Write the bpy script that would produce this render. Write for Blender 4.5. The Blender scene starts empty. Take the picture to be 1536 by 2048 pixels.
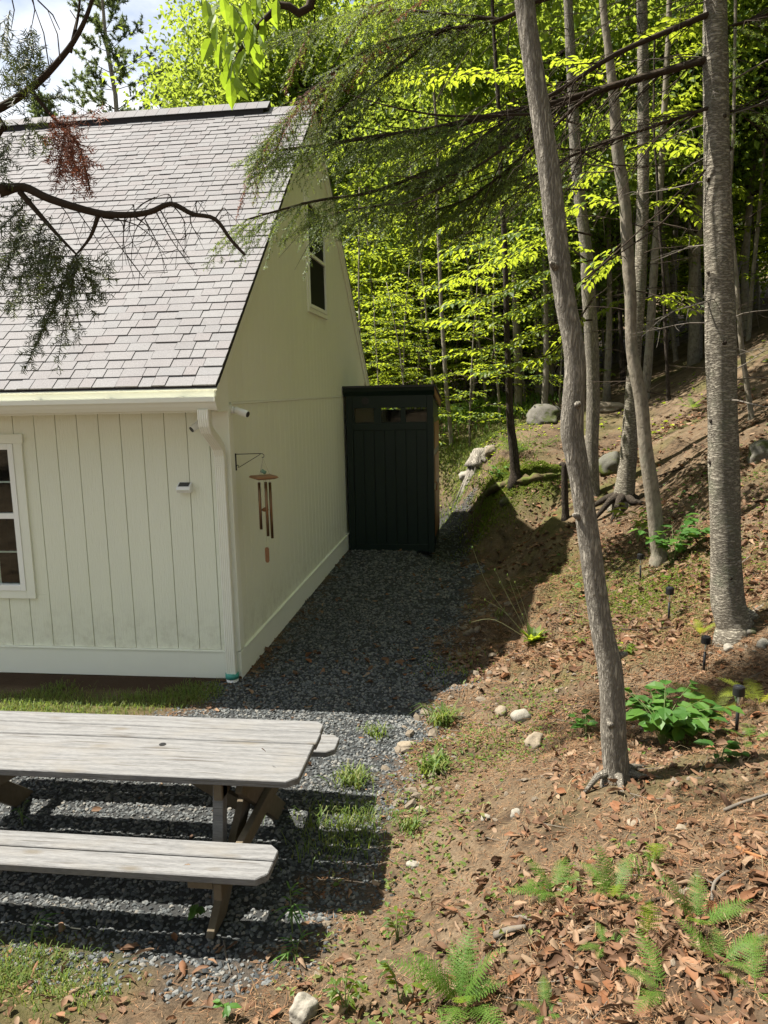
import bpy, bmesh, math, random
import numpy as np
from mathutils import Vector, Matrix, Euler

SC = bpy.context.scene
COL = SC.collection
R = math.radians
rnd = random.Random(11)
nr = np.random.default_rng(11)

# ------------------------------------------------------------------ camera, sky, sun, exposure
YAW, PITCH, ROLL, FPX, EYE = R(7.347), R(9.012), R(1.215), 1540.0, 2.55
cF = np.array([-math.sin(YAW)*math.cos(PITCH), math.cos(YAW)*math.cos(PITCH), -math.sin(PITCH)])
_r0 = np.array([math.cos(YAW), math.sin(YAW), 0.0]); _u0 = np.cross(_r0, cF)
cR = math.cos(ROLL)*_r0 - math.sin(ROLL)*_u0
cU = math.sin(ROLL)*_r0 + math.cos(ROLL)*_u0
cO = np.array([0.0, 0.0, EYE])
cam_d = bpy.data.cameras.new('camera'); cam_d.lens = 36.0*FPX/2048; cam_d.sensor_width = 36.0
cam_d.clip_start = 0.05; cam_d.clip_end = 2000
cam = bpy.data.objects.new('camera', cam_d); COL.objects.link(cam); SC.camera = cam
M = Matrix.Identity(4)
for i in range(3):
    M[i][0] = cR[i]; M[i][1] = cU[i]; M[i][2] = -cF[i]; M[i][3] = cO[i]
cam.matrix_world = M

SUN = Vector((-0.63, 0.09, 1.0)).normalized()
elev = math.asin(SUN.z); azim = math.atan2(SUN.x, SUN.y)
W = bpy.data.worlds.new('World'); SC.world = W; W.use_nodes = True
wn = W.node_tree.nodes; wl = W.node_tree.links; wn.clear()
sky = wn.new('ShaderNodeTexSky'); sky.sky_type = 'NISHITA'; sky.sun_disc = False
sky.sun_elevation = elev; sky.sun_rotation = azim; sky.dust_density = 1.5; sky.air_density = 1.0
tc = wn.new('ShaderNodeTexCoord'); mp = wn.new('ShaderNodeMapping'); mp.inputs['Scale'].default_value = (1.0, 1.0, 2.2)
mp.inputs['Location'].default_value = (0.35, 0.1, 0.0)
nz = wn.new('ShaderNodeTexNoise'); nz.inputs['Scale'].default_value = 2.6; nz.inputs['Detail'].default_value = 8; nz.inputs['Roughness'].default_value = 0.58
rp = wn.new('ShaderNodeValToRGB'); rp.color_ramp.elements[0].position = 0.40; rp.color_ramp.elements[1].position = 0.62
mixc = wn.new('ShaderNodeMix'); mixc.data_type = 'RGBA'
mixc.inputs['B'].default_value = (8.4, 8.5, 8.6, 1)
bg = wn.new('ShaderNodeBackground'); bg.inputs['Strength'].default_value = 0.054
out = wn.new('ShaderNodeOutputWorld')
wl.new(tc.outputs['Generated'], mp.inputs['Vector']); wl.new(mp.outputs['Vector'], nz.inputs['Vector'])
wl.new(nz.outputs['Fac'], rp.inputs['Fac']); wl.new(rp.outputs['Color'], mixc.inputs['Factor'])
wl.new(sky.outputs['Color'], mixc.inputs['A']); wl.new(mixc.outputs['Result'], bg.inputs['Color'])
wl.new(bg.outputs['Background'], out.inputs['Surface'])
sun_d = bpy.data.lights.new('sun', 'SUN'); sun_d.energy = 5.0; sun_d.angle = R(0.55); sun_d.color = (1.0, 0.94, 0.83)
sun = bpy.data.objects.new('sun', sun_d); COL.objects.link(sun)
sun.rotation_euler = (-SUN).to_track_quat('-Z', 'Y').to_euler(); sun.location = (-20, 2, 30)
SC.view_settings.view_transform = 'Standard'; SC.view_settings.look = 'None'
SC.view_settings.gamma = 1.0; SC.view_settings.exposure = 1.6
SC.view_settings.use_curve_mapping = False
SC.cycles.max_bounces = 8; SC.cycles.diffuse_bounces = 4; SC.cycles.transparent_max_bounces = 8

# ------------------------------------------------------------------ surveying helpers (photo point -> place)
def ray(px, py):
    return cF + (px-768)/FPX*cR + (1024-py)/FPX*cU
def atz(px, py, z):
    d = ray(px, py); t = (z-EYE)/d[2]; return cO + t*d
def aty(px, py, y):
    d = ray(px, py); return cO + y/d[1]*d

# ------------------------------------------------------------------ terrain heights
_hash = nr.random((256, 256))
def vnoise(x, y, s):
    x = np.asarray(x, float)*s + 77.3; y = np.asarray(y, float)*s + 31.7
    xi = np.floor(x).astype(int); yi = np.floor(y).astype(int); fx = x-xi; fy = y-yi
    fx = fx*fx*(3-2*fx); fy = fy*fy*(3-2*fy)
    a = _hash[xi % 256, yi % 256]; b = _hash[(xi+1) % 256, yi % 256]; c = _hash[xi % 256, (yi+1) % 256]; d = _hash[(xi+1) % 256, (yi+1) % 256]
    return (a*(1-fx)+b*fx)*(1-fy) + (c*(1-fx)+d*fx)*fy - 0.5
cps = []
for p in [(800,1500,.02),(880,1420,.03),(935,1300,.03),(945,1180,.02),(950,1090,.03),(905,1042,-.02),(960,1130,.05),(955,1062,.12),
          (1000,1300,.16),(1050,1480,.2),(830,1650,.07),(820,1850,.12),(700,1950,.1),(560,2030,.09),(900,2030,.25),(1100,2040,.42),
          (1300,2040,.57),(1500,2040,.74),(1230,1550,.45),(1000,1650,.25),(1000,1850,.32),(1250,1750,.52),(1500,1750,.76),(1510,1600,.7),
          (1472,1463,.57),(1407,1343,.5),(1337,1243,.58),(1280,1160,.6),(1480,1265,.74),(1315,1125,.75),(1250,1010,1.0),
          (1100,1210,.34),(1060,1150,.3),(1130,1080,.65),(1020,1090,.25),(300,1900,.04),(0,1960,.05),(0,1750,.0),(400,1600,0),(0,1450,0),(300,1385,-.02),(600,1300,0),(700,1200,0)]:
    q = atz(*p); cps.append((q[0], q[1], p[2]))
for p in [(1030,955,12.4),(1100,935,12.7),(968,1000,13.3),(960,910,15.3),(930,985,14.6),(1090,840,16.5),(900,890,17),(1000,810,19),(1040,1050,11.6),(1130,1030,10.6),(1500,1000,8),(1515,930,8.7),(1400,900,10),(1300,870,12.5),(1200,900,13.6),
          (1500,800,12),(1500,700,15),(1400,760,15),(1300,765,18),(1200,790,18),(1500,640,20),(1200,752,26),(900,800,28)]:
    q = aty(*p); cps.append((q[0], q[1], q[2]))
cps += [(0,0,.95),(1.5,0,1.25),(-1.5,.8,.45),(3.2,3,1.6),(4,6,1.75),(-4,1,.15),(-6,4,.05),(-9,7,0),(-9,0,.1),(-4,9,0),(-8,12,.05),(-2.6,13,0),(-4,15.5,.2),(-9,17,.4),(-2.2,16,.7),
        (-15,5,0),(-20,25,1.5),(-5,26,1.8),(-5,40,2.6),(10,5,4.0),(14,15,6.0),(12,30,6.0),(30,20,12),(30,60,14),(0,60,4.5),(-30,60,3.5),(60,40,20),(-60,30,1),(-40,0,0),(20,-15,8),(0,-12,1.6),(-20,-15,.5)]
cps = np.array(cps)
def _phi(r2):
    return 0.5*r2*np.log(r2+1e-9)
_n = len(cps)
_A = np.zeros((_n+3, _n+3)); _d2 = ((cps[:, None, :2]-cps[None, :, :2])**2).sum(-1)
_A[:_n, :_n] = _phi(_d2) + np.eye(_n)*0.02
_A[:_n, _n:] = np.c_[np.ones(_n), cps[:, :2]]; _A[_n:, :_n] = _A[:_n, _n:].T
_w = np.linalg.solve(_A, np.r_[cps[:, 2], 0, 0, 0])

def poly_sd(poly, x, y):
    x = np.asarray(x, float); y = np.asarray(y, float)
    inside = np.zeros(x.shape, bool); dist = np.full(x.shape, 1e9); n = len(poly)
    for i in range(n):
        ax, ay = poly[i]; bx_, by_ = poly[(i+1) % n]
        ex, ey = bx_-ax, by_-ay
        t = np.clip(((x-ax)*ex+(y-ay)*ey)/(ex*ex+ey*ey+1e-12), 0, 1)
        dist = np.minimum(dist, np.hypot(x-ax-t*ex, y-ay-t*ey))
        cond = (ay > y) != (by_ > y)
        with np.errstate(divide='ignore', invalid='ignore'):
            xx = (bx_-ax)*(y-ay)/(by_-ay+1e-12)+ax
        inside ^= cond & (x < xx)
    return np.where(inside, -dist, dist)
GRAVEL = [tuple(atz(px, py, 0)[:2]) for px, py in [(-500,1560),(0,1500),(200,1455),(380,1412),(430,1380)]] + [(-2.12,6.35),(-2.12,15.5),(-.55,15.2)] + \
         [tuple(atz(px, py, 0)[:2]) for px, py in [(905,1042),(935,1062),(945,1150),(935,1260),(895,1370),(835,1450),(800,1540),(770,1640),(700,1760),(640,1880),(450,1925),(0,1890),(-500,1850)]]
LAWN = [tuple(atz(px, py, 0)[:2]) for px, py in [(-500,1375),(430,1378),(420,1410),(200,1450),(0,1495),(-500,1550)]]
def gravel_mask(x, y):
    sd = poly_sd(GRAVEL, x, y) + 0.40*vnoise(x, y, 2.3) + 0.25*vnoise(x, y, 7)
    return np.clip(0.5 - sd/0.30, 0, 1)
def height(x, y):
    x = np.asarray(x, float); y = np.asarray(y, float); sh = x.shape
    xf = x.ravel(); yf = y.ravel(); h = _w[_n] + _w[_n+1]*xf + _w[_n+2]*yf
    for i in range(_n):
        h = h + _w[i]*_phi((xf-cps[i, 0])**2+(yf-cps[i, 1])**2)
    h = h.reshape(sh)
    flat = np.clip((-x-0.3)/0.8, 0, 1)*np.clip((14.6-y)/1.0, 0, 1)*np.clip((y-2.6)/.6, 0, 1)*np.clip((x+12)/2, 0, 1)
    h = h*(1-flat) + 0.0*flat
    rough = 1-0.85*np.clip(flat, 0, 1)
    bk_ = np.clip(1-np.abs(x-.3)/1.1, 0, 1)*np.clip((y-5)/2, 0, 1)*np.clip((17-y)/2, 0, 1)
    h = h + bk_*(.26*vnoise(x, y, 1.7)+.20*vnoise(x+9, y, 4.3)+.08*vnoise(x, y+5, 10))
    h = h + rough*(0.10*vnoise(x, y, .9) + 0.05*vnoise(x, y, 2.6) + 0.034*vnoise(x, y, 7)) + 0.020*vnoise(x, y, 15)*(0.3+0.7*rough)
    return h
def hz(x, y):
    return float(height(np.array([x]), np.array([y]))[0])
def ground(px, py):
    d = ray(px, py); t = np.concatenate([np.linspace(1.5, 20, 700), np.linspace(20.05, 70, 500)])
    P = cO[None]+t[:, None]*d[None]; g = P[:, 2]-height(P[:, 0], P[:, 1])
    k = np.argmax(g < 0)
    if not (g < 0).any(): k = len(t)-1
    a, b = max(k-1, 0), k
    f = g[a]/(g[a]-g[b]+1e-9); f = min(max(f, 0), 1)
    p = P[a]+(P[b]-P[a])*f
    return Vector((p[0], p[1], hz(p[0], p[1])))

# ------------------------------------------------------------------ mesh helpers
def wloc(o):
    v = Vector((0, 0, 0))
    while o is not None:
        v = v + o.location; o = o.parent
    return v
def tag(o, label=None, cat=None, group=None, kind=None):
    if label: o['label'] = label
    if cat: o['category'] = cat
    if group: o['group'] = group
    if kind: o['kind'] = kind
    return o
def thing(name, loc, label, cat, group=None):
    o = bpy.data.objects.new(name, None); o.empty_display_size = 0.1; o.location = loc; COL.objects.link(o)
    return tag(o, label, cat, group)
def link(name, me, mat=None, parent=None):
    if mat is not None and not me.materials: me.materials.append(mat)
    o = bpy.data.objects.new(name, me); COL.objects.link(o)
    if parent is not None: o.parent = parent
    return o
def np_mesh(name, V, F, smooth=False):
    V = np.asarray(V, np.float32); F = np.asarray(F, np.int32); k = F.shape[1]
    me = bpy.data.meshes.new(name); me.vertices.add(len(V)); me.vertices.foreach_set('co', V.ravel())
    me.loops.add(F.size); me.loops.foreach_set('vertex_index', F.ravel())
    me.polygons.add(len(F)); me.polygons.foreach_set('loop_start', np.arange(0, F.size, k, dtype=np.int32))
    me.update(calc_edges=True)
    me.polygons.foreach_set('use_smooth', np.full(len(F), bool(smooth)))
    return me
def np_obj(name, V, F, mat, parent=None, smooth=False):
    V = np.asarray(V, float)
    if parent is not None: V = V-np.array(wloc(parent))
    return link(name, np_mesh(name, V, F, smooth), mat, parent)
class MB:
    def __init__(s): s.v = []; s.f = []
    def add(s, vs, fs):
        n = len(s.v); s.v += [tuple(v) for v in vs]; s.f += [tuple(i+n for i in f) for f in fs]; return s
    def box(s, c, d, rot=None):
        c = Vector(c); vs = []
        for x in (-.5, .5):
            for y in (-.5, .5):
                for z in (-.5, .5):
                    p = Vector((x*d[0], y*d[1], z*d[2]))
                    if rot is not None: p = rot @ p
                    vs.append(c+p)
        return s.add(vs, [(0,1,3,2),(4,6,7,5),(0,4,5,1),(2,3,7,6),(0,2,6,4),(1,5,7,3)])
    def b2(s, lo, hi):
        return s.box([(a+b)/2 for a, b in zip(lo, hi)], [abs(b-a) for a, b in zip(lo, hi)])
    def bar(s, p0, p1, w, h, up=(0, 0, 1)):
        p0 = Vector(p0); p1 = Vector(p1); d = (p1-p0); L = d.length; d.normalize()
        sx = d.cross(Vector(up)); sx.normalize(); uz = sx.cross(d)
        rot = Matrix((d, sx, uz)).transposed()
        return s.box((p0+p1)/2, (L, w, h), rot)
    def tube(s, pts, rad, seg=8, cap=True, jit=0.0, rg=None):
        pts = [Vector(p) for p in pts]; n = len(pts)
        if not hasattr(rad, '__len__'): rad = [rad]*n
        vs = []; fs = []; ref = Vector((0.3, 0.9, 0.1)); prev = None
        for i, p in enumerate(pts):
            t = (pts[min(i+1, n-1)]-pts[max(i-1, 0)])
            if t.length < 1e-9: t = Vector((0, 0, 1))
            t.normalize()
            if prev is None:
                a = ref.cross(t) if abs(ref.dot(t)) < .95 else Vector((1, 0, 0)).cross(t)
            else:
                a = prev-t*prev.dot(t)
            a.normalize(); prev = a; b = t.cross(a)
            for k in range(seg):
                th = 2*math.pi*k/seg; r = rad[i]*(1+(rg.uniform(-jit, jit) if rg else 0))
                vs.append(p+a*(r*math.cos(th))+b*(r*math.sin(th)))
        for i in range(n-1):
            for k in range(seg):
                k2 = (k+1) % seg
                fs.append((i*seg+k, i*seg+k2, (i+1)*seg+k2, (i+1)*seg+k))
        if cap:
            fs.append(tuple(range(seg-1, -1, -1))); fs.append(tuple((n-1)*seg+k for k in range(seg)))
        return s.add(vs, fs)
    def prism(s, poly, axis, a, b):
        n = len(poly); vs = []
        for t in (a, b):
            for u, v in poly:
                vs.append({'x': (t, u, v), 'y': (u, t, v), 'z': (u, v, t)}[axis])
        fs = [tuple(range(n)), tuple(range(2*n-1, n-1, -1))] + [(i, (i+1) % n+0, (i+1) % n+n, i+n)[::-1] for i in range(n)]
        return s.add(vs, fs)
    def xf(s, fn):
        s.v = [tuple(fn(Vector(v))) for v in s.v]; return s
    def mesh(s, name, off=(0, 0, 0), bevel=0, smooth=False):
        me = bpy.data.meshes.new(name); o = Vector(off)
        me.from_pydata([tuple(Vector(v)-o) for v in s.v], [], s.f)
        bm = bmesh.new(); bm.from_mesh(me); bmesh.ops.recalc_face_normals(bm, faces=bm.faces)
        if bevel: bmesh.ops.bevel(bm, geom=list(bm.edges), offset=bevel, segments=1, affect='EDGES', clamp_overlap=True)
        bm.to_mesh(me); bm.free()
        if smooth: me.polygons.foreach_set('use_smooth', np.ones(len(me.polygons), bool))
        me.update(); return me
    def build(s, name, mat, parent=None, bevel=0, smooth=False):
        return link(name, s.mesh(name, wloc(parent) if parent else (0, 0, 0), bevel, smooth), mat, parent)

# ------------------------------------------------------------------ materials
MATS = {}
def nmat(name):
    m = bpy.data.materials.new(name); m.use_nodes = True; nt = m.node_tree; nt.nodes.clear()
    o = nt.nodes.new('ShaderNodeOutputMaterial'); MATS[name] = m
    return m, nt, o
def N(nt, typ, **kw):
    n = nt.nodes.new(typ)
    for k, v in kw.items():
        if k in n.inputs.keys(): n.inputs[k].default_value = v
        else: setattr(n, k, v)
    return n
def ramp(nt, fac, stops):
    r = nt.nodes.new('ShaderNodeValToRGB'); e = r.color_ramp.elements
    while len(e) < len(stops): e.new(0.5)
    for i, (p, c) in enumerate(stops):
        e[i].position = p; e[i].color = (*c, 1) if len(c) == 3 else c
    nt.links.new(fac, r.inputs['Fac']); return r.outputs['Color']
def mixrgb(nt, fac, a, b, mode='MIX'):
    m = nt.nodes.new('ShaderNodeMix'); m.data_type = 'RGBA'; m.blend_type = mode
    for sock, v in (('Factor', fac), ('A', a), ('B', b)):
        i = m.inputs[sock]
        if hasattr(v, 'is_output'): nt.links.new(v, i)
        elif isinstance(v, tuple): i.default_value = (*v, 1) if len(v) == 3 else v
        else: i.default_value = v
    return m.outputs['Result']
def coords(nt, scale=(1, 1, 1), kind='Object', rot=(0, 0, 0)):
    t = nt.nodes.new('ShaderNodeTexCoord'); mpn = nt.nodes.new('ShaderNodeMapping'); mpn.inputs['Scale'].default_value = scale
    mpn.inputs['Rotation'].default_value = rot
    nt.links.new(t.outputs[kind], mpn.inputs['Vector']); return mpn.outputs['Vector']
def wcoords(nt, scale=(1, 1, 1), rot=(0, 0, 0)):
    t = nt.nodes.new('ShaderNodeNewGeometry'); mpn = nt.nodes.new('ShaderNodeMapping'); mpn.inputs['Scale'].default_value = scale
    mpn.inputs['Rotation'].default_value = rot
    nt.links.new(t.outputs['Position'], mpn.inputs['Vector']); return mpn.outputs['Vector']
def noise(nt, vec, scale, detail=4, rough=.55, out='Fac'):
    n = N(nt, 'ShaderNodeTexNoise', Scale=scale, Detail=detail, Roughness=rough); nt.links.new(vec, n.inputs['Vector']); return n.outputs[out]
def rand_any(nt):
    oi = nt.nodes.new('ShaderNodeObjectInfo'); g = nt.nodes.new('ShaderNodeNewGeometry')
    a = N(nt, 'ShaderNodeMath', operation='ADD'); nt.links.new(oi.outputs['Random'], a.inputs[0]); nt.links.new(g.outputs['Random Per Island'], a.inputs[1])
    f = N(nt, 'ShaderNodeMath', operation='FRACT'); nt.links.new(a.outputs[0], f.inputs[0]); return f.outputs[0]
def finish(nt, o, col, rough=.8, bump=None, bstr=.3, bdist=.01, spec=.3, metal=0):
    p = N(nt, 'ShaderNodeBsdfPrincipled', Roughness=rough, Metallic=metal); p.inputs['Specular IOR Level'].default_value = spec
    if hasattr(col, 'is_output'): nt.links.new(col, p.inputs['Base Color'])
    else: p.inputs['Base Color'].default_value = (*col, 1)
    if bump is not None:
        b = N(nt, 'ShaderNodeBump', Strength=bstr, Distance=bdist); nt.links.new(bump, b.inputs['Height']); nt.links.new(b.outputs['Normal'], p.inputs['Normal'])
    nt.links.new(p.outputs[0], o.inputs['Surface']); return p
def simple(name, col, rough=.6, spec=.3, metal=0, var=.0, scale=20):
    m, nt, o = nmat(name)
    if var:
        f = noise(nt, coords(nt), scale, 5); c = mixrgb(nt, f, tuple(x*(1-var) for x in col), tuple(min(1, x*(1+var)) for x in col))
        finish(nt, o, c, rough, f, .15, .004, spec, metal)
    else: finish(nt, o, col, rough, None, 0, 0, spec, metal)
    return m
def siding(name, base):
    m, nt, o = nmat(name)
    g = noise(nt, wcoords(nt, (24, 24, 2.6)), 3.2, 7, .65)
    g2 = noise(nt, wcoords(nt, (1, 1, .3)), 2.2, 4)
    c = mixrgb(nt, g2, tuple(x*.93 for x in base), base)
    c = mixrgb(nt, ramp(nt, noise(nt, wcoords(nt, (1, 1, 1)), 34, 3), [(.72, (0, 0, 0)), (.8, (1, 1, 1))]), c, tuple(x*.9 for x in base))
    sp_ = N(nt, 'ShaderNodeSeparateXYZ'); nt.links.new(wcoords(nt), sp_.inputs[0])
    mr = N(nt, 'ShaderNodeMapRange'); mr.inputs['From Min'].default_value = .75; mr.inputs['From Max'].default_value = .24; nt.links.new(sp_.outputs['Z'], mr.inputs['Value'])
    dn = N(nt, 'ShaderNodeMath', operation='MULTIPLY'); nt.links.new(mr.outputs[0], dn.inputs[0]); nt.links.new(ramp(nt, noise(nt, wcoords(nt), 9, 6, .7), [(.45, (0, 0, 0)), (.75, (.55, .55, .55))]), dn.inputs[1])
    c = mixrgb(nt, dn.outputs[0], c, (.38, .35, .26))
    finish(nt, o, c, .6, g, .7, .008, .25); return m
M_SIDE = siding('siding_paint', (.80, .81, .67))
M_TRIM = simple('trim_paint', (.80, .81, .71), .5, .3, 0, .03, 6)
M_ALU = simple('gutter_white', (.78, .775, .68), .4, .4, 0, .03, 9)
M_VINYL = simple('window_vinyl', (.84, .85, .82), .35, .4)
M_FOUND = simple('foundation_dark', (.10, .075, .06), .95, .1, 0, .3, 12)
def m_shingle():
    m, nt, o = nmat('roof_shingle')
    r = rand_any(nt)
    base = ramp(nt, r, [(0, (.186, .186, .190)), (.2, (.196, .191, .194)), (.4, (.204, .204, .207)), (.6, (.196, .187, .189)), (.8, (.206, .206, .209)), (1, (.188, .189, .194))])
    gr = noise(nt, wcoords(nt), 240, 3, .7); gr2 = noise(nt, wcoords(nt), 95, 3, .7); big = noise(nt, wcoords(nt, (1, .4, .4)), 1.2, 3)
    c = mixrgb(nt, .5, base, ramp(nt, gr, [(.33, (.25, .25, .27)), (.5, (.48, .48, .50)), (.68, (.70, .70, .72))]), 'OVERLAY')
    c = mixrgb(nt, .28, c, ramp(nt, gr2, [(.35, (.30, .28, .28)), (.65, (.7, .69, .68))]), 'OVERLAY')
    c = mixrgb(nt, .22, c, ramp(nt, big, [(.35, (.36, .34, .34)), (.65, (.62, .61, .6))]), 'OVERLAY')
    finish(nt, o, c, .92, gr, .5, .004, .15); return m
M_SHING = m_shingle()
M_FELT = simple('roof_underlay', (.035, .033, .035), .95, .1)
def m_wood():
    m, nt, o = nmat('weathered_wood')
    r = rand_any(nt)
    t = nt.nodes.new('ShaderNodeNewGeometry'); add = N(nt, 'ShaderNodeVectorMath', operation='ADD')
    cmb = nt.nodes.new('ShaderNodeCombineXYZ'); mul = N(nt, 'ShaderNodeMath', operation='MULTIPLY'); mul.inputs[1].default_value = 9.0
    nt.links.new(r, mul.inputs[0]); nt.links.new(mul.outputs[0], cmb.inputs['X']); nt.links.new(mul.outputs[0], cmb.inputs['Z'])
    nt.links.new(t.outputs['Position'], add.inputs[0]); nt.links.new(cmb.outputs[0], add.inputs[1])
    mpn = N(nt, 'ShaderNodeMapping'); mpn.inputs['Scale'].default_value = (1.1, 5.5, 5.5); nt.links.new(add.outputs[0], mpn.inputs['Vector'])
    wv = N(nt, 'ShaderNodeTexWave', Scale=1.1, Distortion=11.0, Detail=5, wave_type='BANDS', bands_direction='Y')
    wv.inputs['Detail Scale'].default_value = 1.4; nt.links.new(mpn.outputs[0], wv.inputs['Vector'])
    fine = N(nt, 'ShaderNodeMapping'); fine.inputs['Scale'].default_value = (7, 90, 90); nt.links.new(add.outputs[0], fine.inputs['Vector'])
    fn = noise(nt, fine.outputs[0], 3.0, 6, .7)
    c = mixrgb(nt, mixrgb(nt, .35, fn, wv.outputs['Fac']), (.098, .098, .099), (.205, .205, .206))
    c = mixrgb(nt, .45, c, ramp(nt, fn, [(.3, (.2, .19, .18)), (.5, (.5, .5, .5)), (.72, (.8, .79, .78))]), 'OVERLAY')
    ck = N(nt, 'ShaderNodeMapping'); ck.inputs['Scale'].default_value = (2.4, 75, 75); nt.links.new(add.outputs[0], ck.inputs['Vector'])
    c = mixrgb(nt, ramp(nt, noise(nt, ck.outputs[0], 1.0, 3, .55), [(.60, (0, 0, 0)), (.68, (.85, .85, .85))]), c, (.07, .062, .055))
    kn = N(nt, 'ShaderNodeMapping'); kn.inputs['Scale'].default_value = (2.3, 6.5, 6.5); nt.links.new(add.outputs[0], kn.inputs['Vector'])
    vo = N(nt, 'ShaderNodeTexVoronoi', Scale=1.0); nt.links.new(kn.outputs[0], vo.inputs['Vector'])
    c = mixrgb(nt, ramp(nt, vo.outputs['Distance'], [(.06, (.75, .75, .75)), (.17, (0, 0, 0))]), c, (.11, .095, .075))
    st = noise(nt, wcoords(nt, (1.3, 3, 3)), 2.4, 4)
    c = mixrgb(nt, ramp(nt, st, [(.5, (0, 0, 0)), (.7, (.5, .5, .5))]), c, (.17, .16, .145))
    finish(nt, o, c, .85, fn, .55, .006, .2); return m
M_WOOD = m_wood()
def m_legwood():
    m, nt, o = nmat('leg_wood')
    f = noise(nt, coords(nt, (6, 6, 6)), 4, 6, .7); c = mixrgb(nt, f, (.075, .060, .042), (.17, .14, .10))
    finish(nt, o, c, .9, f, .3, .004, .15); return m
M_LEG = m_legwood()
M_GREEN = simple('shed_green_paint', (.0028, .0125, .0082), .42, .35, 0, .25, 7)
M_SHROOF = simple('shed_roof_edge', (.05, .05, .055), .8, .2)
M_BLACK = simple('black_plastic', (.012, .012, .013), .38, .4)
M_IRON = simple('black_iron', (.015, .013, .012), .5, .4)
M_WPLAS = simple('white_plastic', (.8, .8, .77), .35, .45)
M_TEAL = simple('teal_coupling', (.06, .30, .25), .5, .3, 0, .15, 30)
M_SOLAR = simple('solar_cell', (.02, .022, .03), .15, .6)
M_COPPER = simple('bronze_tube', (.20, .115, .06), .34, .5, .8, .15, 25)
M_CHWOOD = simple('chime_wood', (.22, .10, .04), .5, .4, 0, .3, 30)
M_CORD = simple('chime_cord', (.35, .32, .22), .8)
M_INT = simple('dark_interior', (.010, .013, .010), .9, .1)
M_INTW = simple('interior_pot', (.45, .45, .4), .7)
M_AMBER = simple('amber_board', (.11, .065, .03), .6)
def m_glass(name, tint=(.9, .95, .93)):
    m, nt, o = nmat(name)
    fr = N(nt, 'ShaderNodeFresnel', IOR=1.42); tr = N(nt, 'ShaderNodeBsdfTransparent', Color=(*tint, 1)); gl = N(nt, 'ShaderNodeBsdfGlossy', Roughness=.015)
    mx = nt.nodes.new('ShaderNodeMixShader'); nt.links.new(fr.outputs[0], mx.inputs[0]); nt.links.new(tr.outputs[0], mx.inputs[1]); nt.links.new(gl.outputs[0], mx.inputs[2])
    nt.links.new(mx.outputs[0], o.inputs['Surface']); return m
M_GLASS = m_glass('window_glass'); M_CLEAR = m_glass('clear_plastic', (.97, .96, .9))
def m_leaf(name, cols, trans, tw=.5, rough=.5, spec=.35):
    m, nt, o = nmat(name); r = rand_any(nt)
    n = len(cols); c = ramp(nt, r, [(i/(n-1), cols[i]) for i in range(n)])
    p = N(nt, 'ShaderNodeBsdfPrincipled', Roughness=rough); p.inputs['Specular IOR Level'].default_value = spec; nt.links.new(c, p.inputs['Base Color'])
    t = N(nt, 'ShaderNodeBsdfTranslucent'); tcx = mixrgb(nt, .35, trans, c); nt.links.new(tcx, t.inputs['Color'])
    mx = nt.nodes.new('ShaderNodeMixShader'); mx.inputs[0].default_value = tw
    nt.links.new(p.outputs[0], mx.inputs[1]); nt.links.new(t.outputs[0], mx.inputs[2]); nt.links.new(mx.outputs[0], o.inputs['Surface']); return m
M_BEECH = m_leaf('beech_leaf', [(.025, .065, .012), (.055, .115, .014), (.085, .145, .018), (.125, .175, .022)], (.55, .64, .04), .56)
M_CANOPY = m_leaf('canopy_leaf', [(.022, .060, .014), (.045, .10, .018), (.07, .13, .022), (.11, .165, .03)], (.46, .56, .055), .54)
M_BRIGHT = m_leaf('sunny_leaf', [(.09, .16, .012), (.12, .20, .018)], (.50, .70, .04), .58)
M_SHRUB = m_leaf('shrub_leaf', [(.03, .085, .016), (.045, .12, .02), (.07, .15, .025)], (.22, .40, .04), .35)
M_FERN = m_leaf('fern_leaf', [(.06, .13, .02), (.09, .17, .025)], (.34, .46, .04), .45, .6)
M_FERNY = m_leaf('yellow_fern_leaf', [(.14, .19, .02), (.19, .22, .025)], (.50, .50, .04), .45, .6)
M_GRASS = m_leaf('grass_blade', [(.06, .12, .02), (.10, .16, .03), (.18, .18, .06)], (.32, .40, .05), .4, .6)
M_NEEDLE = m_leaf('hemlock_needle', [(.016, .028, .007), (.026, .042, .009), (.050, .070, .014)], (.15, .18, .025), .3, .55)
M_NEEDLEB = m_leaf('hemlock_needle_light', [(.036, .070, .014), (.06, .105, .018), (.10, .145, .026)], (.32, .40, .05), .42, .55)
M_DEADN = m_leaf('dead_needle', [(.11, .030, .015), (.17, .055, .025)], (.30, .10, .05), .3, .7)
M_PINE = m_leaf('pine_needle', [(.05, .085, .028), (.08, .12, .035)], (.26, .32, .08), .35, .6)
M_MOSS = m_leaf('moss_leaf', [(.06, .10, .012), (.10, .14, .02), (.14, .17, .03)], (.3, .36, .04), .3, .8, .1)
M_STEM = simple('green_stem', (.10, .14, .04), .7); M_STALK = simple('pale_stalk', (.20, .21, .10), .7)
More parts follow.
